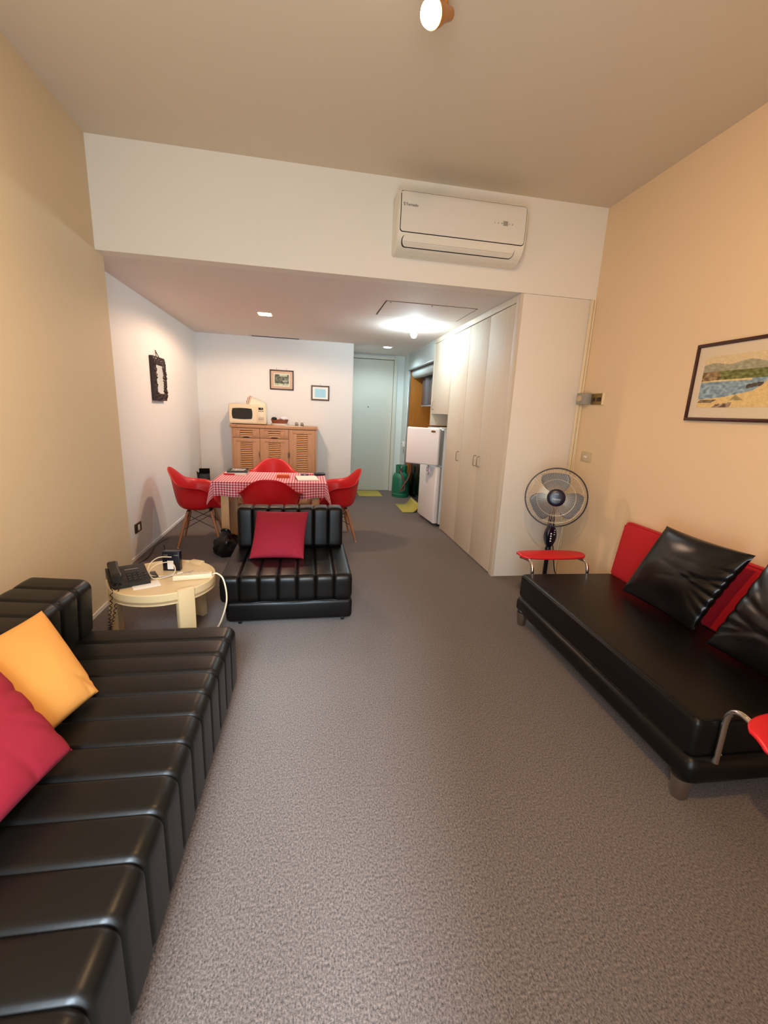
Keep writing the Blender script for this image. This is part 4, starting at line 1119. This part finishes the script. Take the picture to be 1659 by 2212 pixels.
def arm(y, sgn, x0, x1, name, drop):
    """chrome tube arm with a red sling pad reaching outwards; sgn is the outward direction along y"""
    def arc(x):
        return catmull([(x, y, .20), (x, y, .30), (x, y, .39), (x, y + sgn * .012, .432), (x, y + sgn * .042, .456), (x, y + sgn * .085, .454), (x, y + sgn * .15, .445 - drop * .4), (x, y + sgn * .20, .435 - drop * .8)], 6)
    a = part(name, MB().tube(arc(x0), .0125, 12), M_chrome, rs, label='chrome tube of the arm')
    part('tube', MB().tube(arc(x1), .0125, 12), M_chrome, a)
    part('screw', MB().lathe([(0, .006), (.006, .005), (.007, 0), (0, 0)], 10, Matrix.Translation((x0 + .012, y, .235)) @ Matrix.Rotation(PI / 2, 4, 'Y')), M_chrome, a)
    def pad(u, v):
        q = u * 2 - 1; wv = math.sqrt(max(0, 1 - (abs(q) ** 3)))
        xx = (x0 + x1) / 2 + q * ((x1 - x0) / 2 + .05)
        w_ = v * 2 - 1
        yy = .155 + w_ * .098 * (.30 + .70 * wv)
        zz = .466 - drop * max(0, (yy - .06) / .14) ** 1.2 + .010 * (1 - w_ * w_)
        return Vector((xx, y + sgn * yy, zz))
    p = part('arm_pad', MB().grid(30, 12, pad), M_redleath, a)
    md = p.modifiers.new('thickness', 'SOLIDIFY'); md.thickness = .02; md.offset = 0
    subsurf(p, 1)
arm(SLn + .005, 1, .11, .555, 'arm_frame', .0)
arm(.012, -1, .115, .62, 'arm_frame', .05)
# two red back cushions against the wall
def back_cushion(label, p0, length, tilt, rz, zb, h, th):
    t = thing('back_cushion', label, 'cushion', p0, rz, 'red back cushions of the sofa bed')
    M_ = Matrix.Rotation(tilt, 4, 'Y')
    part('cushion_body', MB().box((0, -length, 0), (th, 0, h), .03, 4, M_), M_redfab, t)
    part('zip_strip', MB().box((.004, -length + .03, -.006), (th - .02, -.03, .012), .004, 2, M_), M_black, t)
    part('piping', MB().tube([M_ @ Vector((.006, -length + .03, h - .008)), M_ @ Vector((.006, -.03, h - .008))], .0035, 6).tube([M_ @ Vector((.006, -.008, h - .03)), M_ @ Vector((.006, -.008, .03))], .0035, 6), M_redfab, t)
back_cushion('red back cushion at the far end of the sofa bed', (2.297, 2.765, .345), .79, math.radians(7.5), rr, .36, .445, .075)
back_cushion('red back cushion at the near end of the sofa bed', (2.268, 1.955, .365), .79, math.radians(7.5), rr, .36, .44, .075)
cushion('satin_pillow', 'shiny black pillow leaning on the far red back cushion', (2.095, 2.375, .40), (2.085, 1.81, .40), (2.215, 2.245, .885), .13, M_satin, 2.2, .008, 'pillow', group='black pillows on the sofa bed', folds=[(1, .5, 185, .35, .05, .012), (1, .3, 200, .4, .045, .014), (1, .1, 175, .45, .05, .013), (1, -.15, 165, .45, .045, .015), (1, -.4, 150, .4, .05, .012), (1, -.65, 140, .3, .045, .010), (-1, -1, 40, .25, .06, .01), (1, 1, 225, .3, .05, .008)])
cushion('satin_pillow', 'black pillow cut off by the right edge of the picture', (2.055, 1.70, .40), (2.02, 1.13, .40), (2.165, 1.585, .885), .15, M_satin, 6.4, .010, 'pillow', group='black pillows on the sofa bed', folds=[(-1, -.4, 10, .4, .06, .012), (-1, -.1, 350, .5, .05, .012), (-1, .3, 340, .5, .06, .012), (-1, -.7, 30, .4, .05, .012), (-1, .7, 320, .4, .06, .01)])

# ================================================================ COFFEE TABLE AND WHAT STANDS ON IT
ct = thing('round_side_table', 'round cream lacquered side table behind the left sofa', 'table', (-.918, 2.80, 0))
ct.scale = (.955, .955, 1)
part('tabletop', MB().lathe([(0, .372), (.295, .372), (.31, .372), (.322, .36), (.326, .345), (.326, .40), (.322, .405), (.314, .405), (.310, .398), (.305, .392), (0, .392)], 64)
     .lathe([(.326, .335), (.326, .36), (.30, .36), (.30, .335), (.326, .335)], 64), M_tablecream, ct)
for adeg in (-51, 62, 184):
    q = Matrix.Rotation(math.radians(adeg), 4, 'Z')
    part('leg', MB().box((.285, -.052, 0), (.335, .052, .413), .006, 2, q), M_tablecream, ct)
ZT = .3925
# telephone
ph = thing('telephone', 'black corded desk telephone on the side table', 'telephone', (-1.115, 2.755, ZT), math.radians(28))
ph.scale = (1.08, 1.08, 1.08)
# local: x across the phone, y away from the user; handset on the left
def ph_base():
    t = bmesh.new()
    for x in (-.095, .095):
        pass
    t.free()
    mb = MB()
    mb.loft([[Vector((x, -.105, 0)), Vector((x, .105, 0)), Vector((x, .105, .062)), Vector((x, .06, .060)), Vector((x, -.105, .022))] for x in (-.10, -.096, .096, .10)])
    return mb
pb = part('base', ph_base(), M_black, ph, smooth=30)
sl_ = math.atan2(.038, .165)
PM = Matrix.Translation((0, -.105, .022)) @ Matrix.Rotation(sl_, 4, 'X')
for r_ in range(4):
    for c_ in range(3):
        part('key', MB().lathe([(0, .007), (.0075, .0065), (.0095, .003), (.0095, -.002), (0, -.002)], 12, PM @ Matrix.Translation((.002 + c_ * .026, .035 + r_ * .024, 0)) @ Matrix.Diagonal((1, .8, 1, 1))), mat('key_grey', '#2b2a28', .4), pb)
for r_ in range(3):
    part('function_key', MB().box((.074, .04 + r_ * .026, -.001), (.09, .05 + r_ * .026, .004), .002, 1, PM), MATS['key_grey'], pb)
part('number_card', MB().box((.1, -.03, .004), (.155, .075, .008), .002), M_black, ph)
part('brand_strip', MB().box((-.01, .148, .0), (.06, .152, .0012), 0, 1, PM), M_greyp, pb)
hs = []
for i in range(15):
    v = i / 14; y = -.10 + .21 * v
    e = abs(2 * v - 1)
    wx = .024 + .005 * e ** 3; hz = .013 + .014 * e ** 4
    zc = .068 - .012 * e ** 4 + .038 * v * .6
    k = 1 if 0 < i < 14 else .72
    hs.append([Vector((-.062 + p[0], y, zc + p[1])) for p in rrect(2 * wx * k, 2 * hz * k, .012, 4)])
part('handset', MB().loft(hs), M_black, ph, smooth=50)
pts = []
for i in range(240):
    s = i / 239; a = s * 2 * PI * 26
    lp = math.sin(PI * min(1, s))
    base = Vector((-.062 - .05 * lp - .03 * s, -.11 - .065 * math.sin(PI * min(1, s * 1.15 + .02)) ** .5 if s < .8 else -.11 - .065 * math.sin(PI * .94) ** .5 - 0 * s, .055 - .26 * lp ** .8))
    pts.append(base + Vector((.006 * math.cos(a), 0, 0)) + Vector((0, .006 * math.sin(a), 0)))
part('coiled_cord', MB().tube(pts, .0024, 5), M_black, ph)
# router box, cables, strip, card
t = thing('modem_box', 'dark blue upright modem box with a white label on the side table', 'modem', (-.905, 2.94, ZT), math.radians(-6))
part('case', MB().box((-.056, -.02, 0), (.056, .025, .135), .004), M_navy, t)
part('label', MB().box((-.024, -.0212, .012), (.016, -.019, .072)), M_paper, t, smooth=0)
for x in (-.034, .034): part('vent', MB().box((x - .014, -.0215, .108), (x + .014, -.019, .114), .001), M_steel, t)
part('antenna', MB().tube([(-.052, .02, .13), (-.056, .022, .17)], .003, 6), M_navy, t)
pw_ = thing('power_strip', 'white four-way power strip on the side table', 'power strip', (-.735, 2.775, ZT), math.radians(10))
part('body', MB().box((-.118, -.028, 0), (.118, .028, .034), .007, 3), M_ivory, pw_)
for i in range(4):
    part('socket', MB().lathe([(.0175, .0345), (.019, .0355), (.016, .0355), (.015, .030), (0, .030)], 20, Matrix.Translation((-.08 + i * .053, 0, 0))), M_beigep, pw_)
part('cord', MB().tube(catmull([(.118, 0, .017), (.145, .005, .02), (.185, -.02, -.02), (.20, -.05, -.15), (.16, -.04, -.30), (.12, 0.0, -.388)], 8), .0055, 8), M_ivory, pw_)
solo('white_cable', MB().tube(catmull([(-.90, 2.915, ZT + .10), (-.97, 2.88, ZT + .11), (-1.02, 2.86, ZT + .07), (-1.02, 2.83, ZT + .02), (-.97, 2.81, ZT + .006), (-.88, 2.83, ZT + .006), (-.865, 2.86, ZT + .04), (-.90, 2.88, ZT + .075), (-.98, 2.87, ZT + .065), (-1.015, 2.83, ZT + .03), (-.97, 2.77, ZT + .006), (-.90, 2.80, ZT + .006), (-.84, 2.845, ZT + .008)], 8), .0035, 6), M_ivory,
     'white cable looped beside the modem box', 'cable')
t = thing('cable_plug', 'small white plug at the end of the looped cable', 'plug', (-.835, 2.85, ZT), math.radians(20))
part('body', MB().box((-.018, -.011, 0), (.018, .011, .016), .004), M_wplast, t)
part('tail', MB().tube(catmull([(.018, 0, .008), (.05, .005, .006), (.085, .02, .008)], 5), .0028, 6), M_greyp, t)
solo('blue_pen', MB().tube([(-.055, 0, .005), (.045, 0, .005), (.06, 0, .005)], [.0048, .0048, .001], 8), M_blue, 'blue pen lying in front of the modem box', 'pen', (-.885, 2.815, ZT), math.radians(28))
solo('white_card', MB().box((-.075, -.05, 0), (.075, .05, .003), .0005), M_paper, 'white card beside the telephone', 'card', (-.985, 2.68, ZT), math.radians(27))

# wall cord on the carpet at the alcove wall
solo('floor_cord', MB().tube(catmull([(-1.63, 4.05, .25), (-1.632, 4.03, .08), (-1.60, 4.10, .006), (-1.55, 4.35, .006), (-1.60, 4.7, .006), (-1.56, 5.0, .006)], 8), .004, 6), M_black, 'thin black cord along the foot of the alcove wall', 'cord')

# ================================================================ PEDESTAL FAN
FX, FY, FZ = 2.005, 3.20, .872
fan = thing('pedestal_fan', 'dark blue pedestal fan with a round wire guard beside the wardrobe', 'fan', (FX + .085, FY + .10, 0))
ox, oy = -.085, -.10
fyaw = math.radians(-29)
HM = Matrix.Translation((ox + .03, oy, FZ)) @ Matrix.Rotation(fyaw, 4, 'Z') @ Matrix.Rotation(math.radians(-7), 4, 'X')
GR = .242
part('base', MB().lathe([(0, 0), (.19, 0), (.2, .008), (.19, .022), (.06, .04), (.03, .06), (0, .06)], 40), M_navy, fan)
part('lower_pole', MB().tube([(0, 0, .05), (-.005, -.01, .36)], .019, 16), M_navy, fan)
part('collar', MB().lathe([(.02, .33), (.025, .335), (.026, .40), (.02, .42), (0, .42)], 20, Matrix.Translation((-.004, -.008, 0))), M_navy, fan)
cb = []
for i in range(13):
    v = i / 12; z = .41 + .215 * v
    wx = .018 + .03 * math.sin(PI * min(1, v * 1.05)) ** .8; dy = .016 + .018 * math.sin(PI * v) ** .8
    cb.append([Vector((-.004 + .03 * 0 + p[0], -.012 + p[1], z)) for p in rrect(2 * wx, 2 * dy, .014, 4)])
ctl = part('control_housing', MB().loft(cb), mat('navy_gloss', '#0e1022', .15), fan, smooth=50)
for i in range(4):
    part('button', MB().lathe([(0, .006), (.006, .005), (.0075, 0), (0, 0)], 12, Matrix.Translation((-.017, -.046, .475 + i * .022)) @ Matrix.Rotation(PI / 2, 4, 'X')), M_wplast, ctl)
for i in range(3):
    part('indicator', MB().box((.008, -.049, .53 + i * .02), (.018, -.044, .536 + i * .02), .001), M_wplast, ctl)
part('neck', MB().tube([(-.004, -.012, .60), (-.01, -.01, .70), HM @ Vector((0, .09, -.03))], [.03, .026, .03], 14), M_navy, fan)
part('motor', MB().lathe([(0, -.16), (.05, -.15), (.07, -.10), (.075, -.02), (.06, .0), (0, .0)], 28, HM @ Matrix.Translation((0, .045, 0)) @ Matrix.Rotation(PI / 2, 4, 'X') @ Matrix.Diagonal((1, 1, 1, 1))), M_navy, fan)
M_blade = mat('fan_blade', '#5d6a73', .25, spec=.6)
for b_i in range(3):
    BM = HM @ Matrix.Rotation(math.radians(-93 + 120 * b_i), 4, 'Y')
    def blade(u, v):
        r = .055 + .150 * u
        wd = (.045 + .068 * math.sin(PI * min(1, .10 + u * .66))) * (1 if u < .86 else math.sqrt(max(0, 1 - ((u - .86) / .14) ** 2)) * .98 + .02)
        s = (v * 2 - 1) * wd
        ang = math.radians(20)
        return BM @ Vector((r, math.sin(ang) * s * .6, s + .015 * u))
    o = part('blade', MB().grid(18, 10, blade), M_blade, fan)
    md = o.modifiers.new('thickness', 'SOLIDIFY'); md.thickness = .003; md.offset = 0
def ringpts(r, y, n=72): return [HM @ Vector((r * math.cos(2 * PI * i / n), y, r * math.sin(2 * PI * i / n))) for i in range(n)]
part('guard_rim', MB().tube(ringpts(GR, -.005), .0055, 10, closed=True), mat('guard_dark', '#15131a', .35), fan)
def guard(y0, y1, n, nm, yc):
    mb = MB()
    for i in range(n):
        a = 2 * PI * i / n; ca, sa = math.cos(a), math.sin(a)
        pts = [(.070, yc), (.13, yc * .98), (.18, yc * .86), (.222, yc * .52), (GR, -.004)]
        mb.tube([HM @ Vector((r * ca, y, r * sa)) for r, y in pts], .0013, 4, cap=False)
    mb.tube(ringpts(.150, yc * .95), .0018, 5, closed=True); mb.tube(ringpts(.212, yc * .68), .0015, 5, closed=True)
    return part(nm, mb, mat('guard_wire', '#cfc3ae', .35, .3), fan)
guard(0, 0, 96, 'front_guard', -.062)
guard(0, 0, 60, 'rear_guard', .055)
hb = part('hub_badge', MB().lathe([(0, .010), (.045, .009), (.068, .004), (.072, 0), (.072, -.006), (0, -.006)], 40, HM @ Matrix.Translation((0, -.064, 0)) @ Matrix.Rotation(PI / 2, 4, 'X')), mat('badge_navy', '#12152a', .3), fan)
M_print = mat('silver_print', '#c9ccd2', .4)
LM = HM @ Matrix.Translation((0, -.0752, 0)) @ Matrix.Rotation(PI / 2, 4, 'X')
for body, size, sh_, dx, dz, nm in (('KONI', .012, 0, 0, .030, 'lettering'), ('Vento', .027, .35, -.002, -.012, 'lettering')):
    o = link_mesh(nm, text_mesh(body, size, .0003, sh_), M_print, hb); o.matrix_local = LM @ Matrix.Translation((dx, dz, 0))
part('underline', MB().tube([LM @ Vector((-.01, -.032, 0)), LM @ Vector((.03, -.032, 0))], .0007, 4), M_print, hb)
part('cord', MB().tube(catmull([(.03, .0, .45), (.06, .02, .40), (.085, .03, .30), (.13, .05, .16), (.19, .05, .06), (.22, .03, .008)], 8), .0045, 6), M_black, fan)
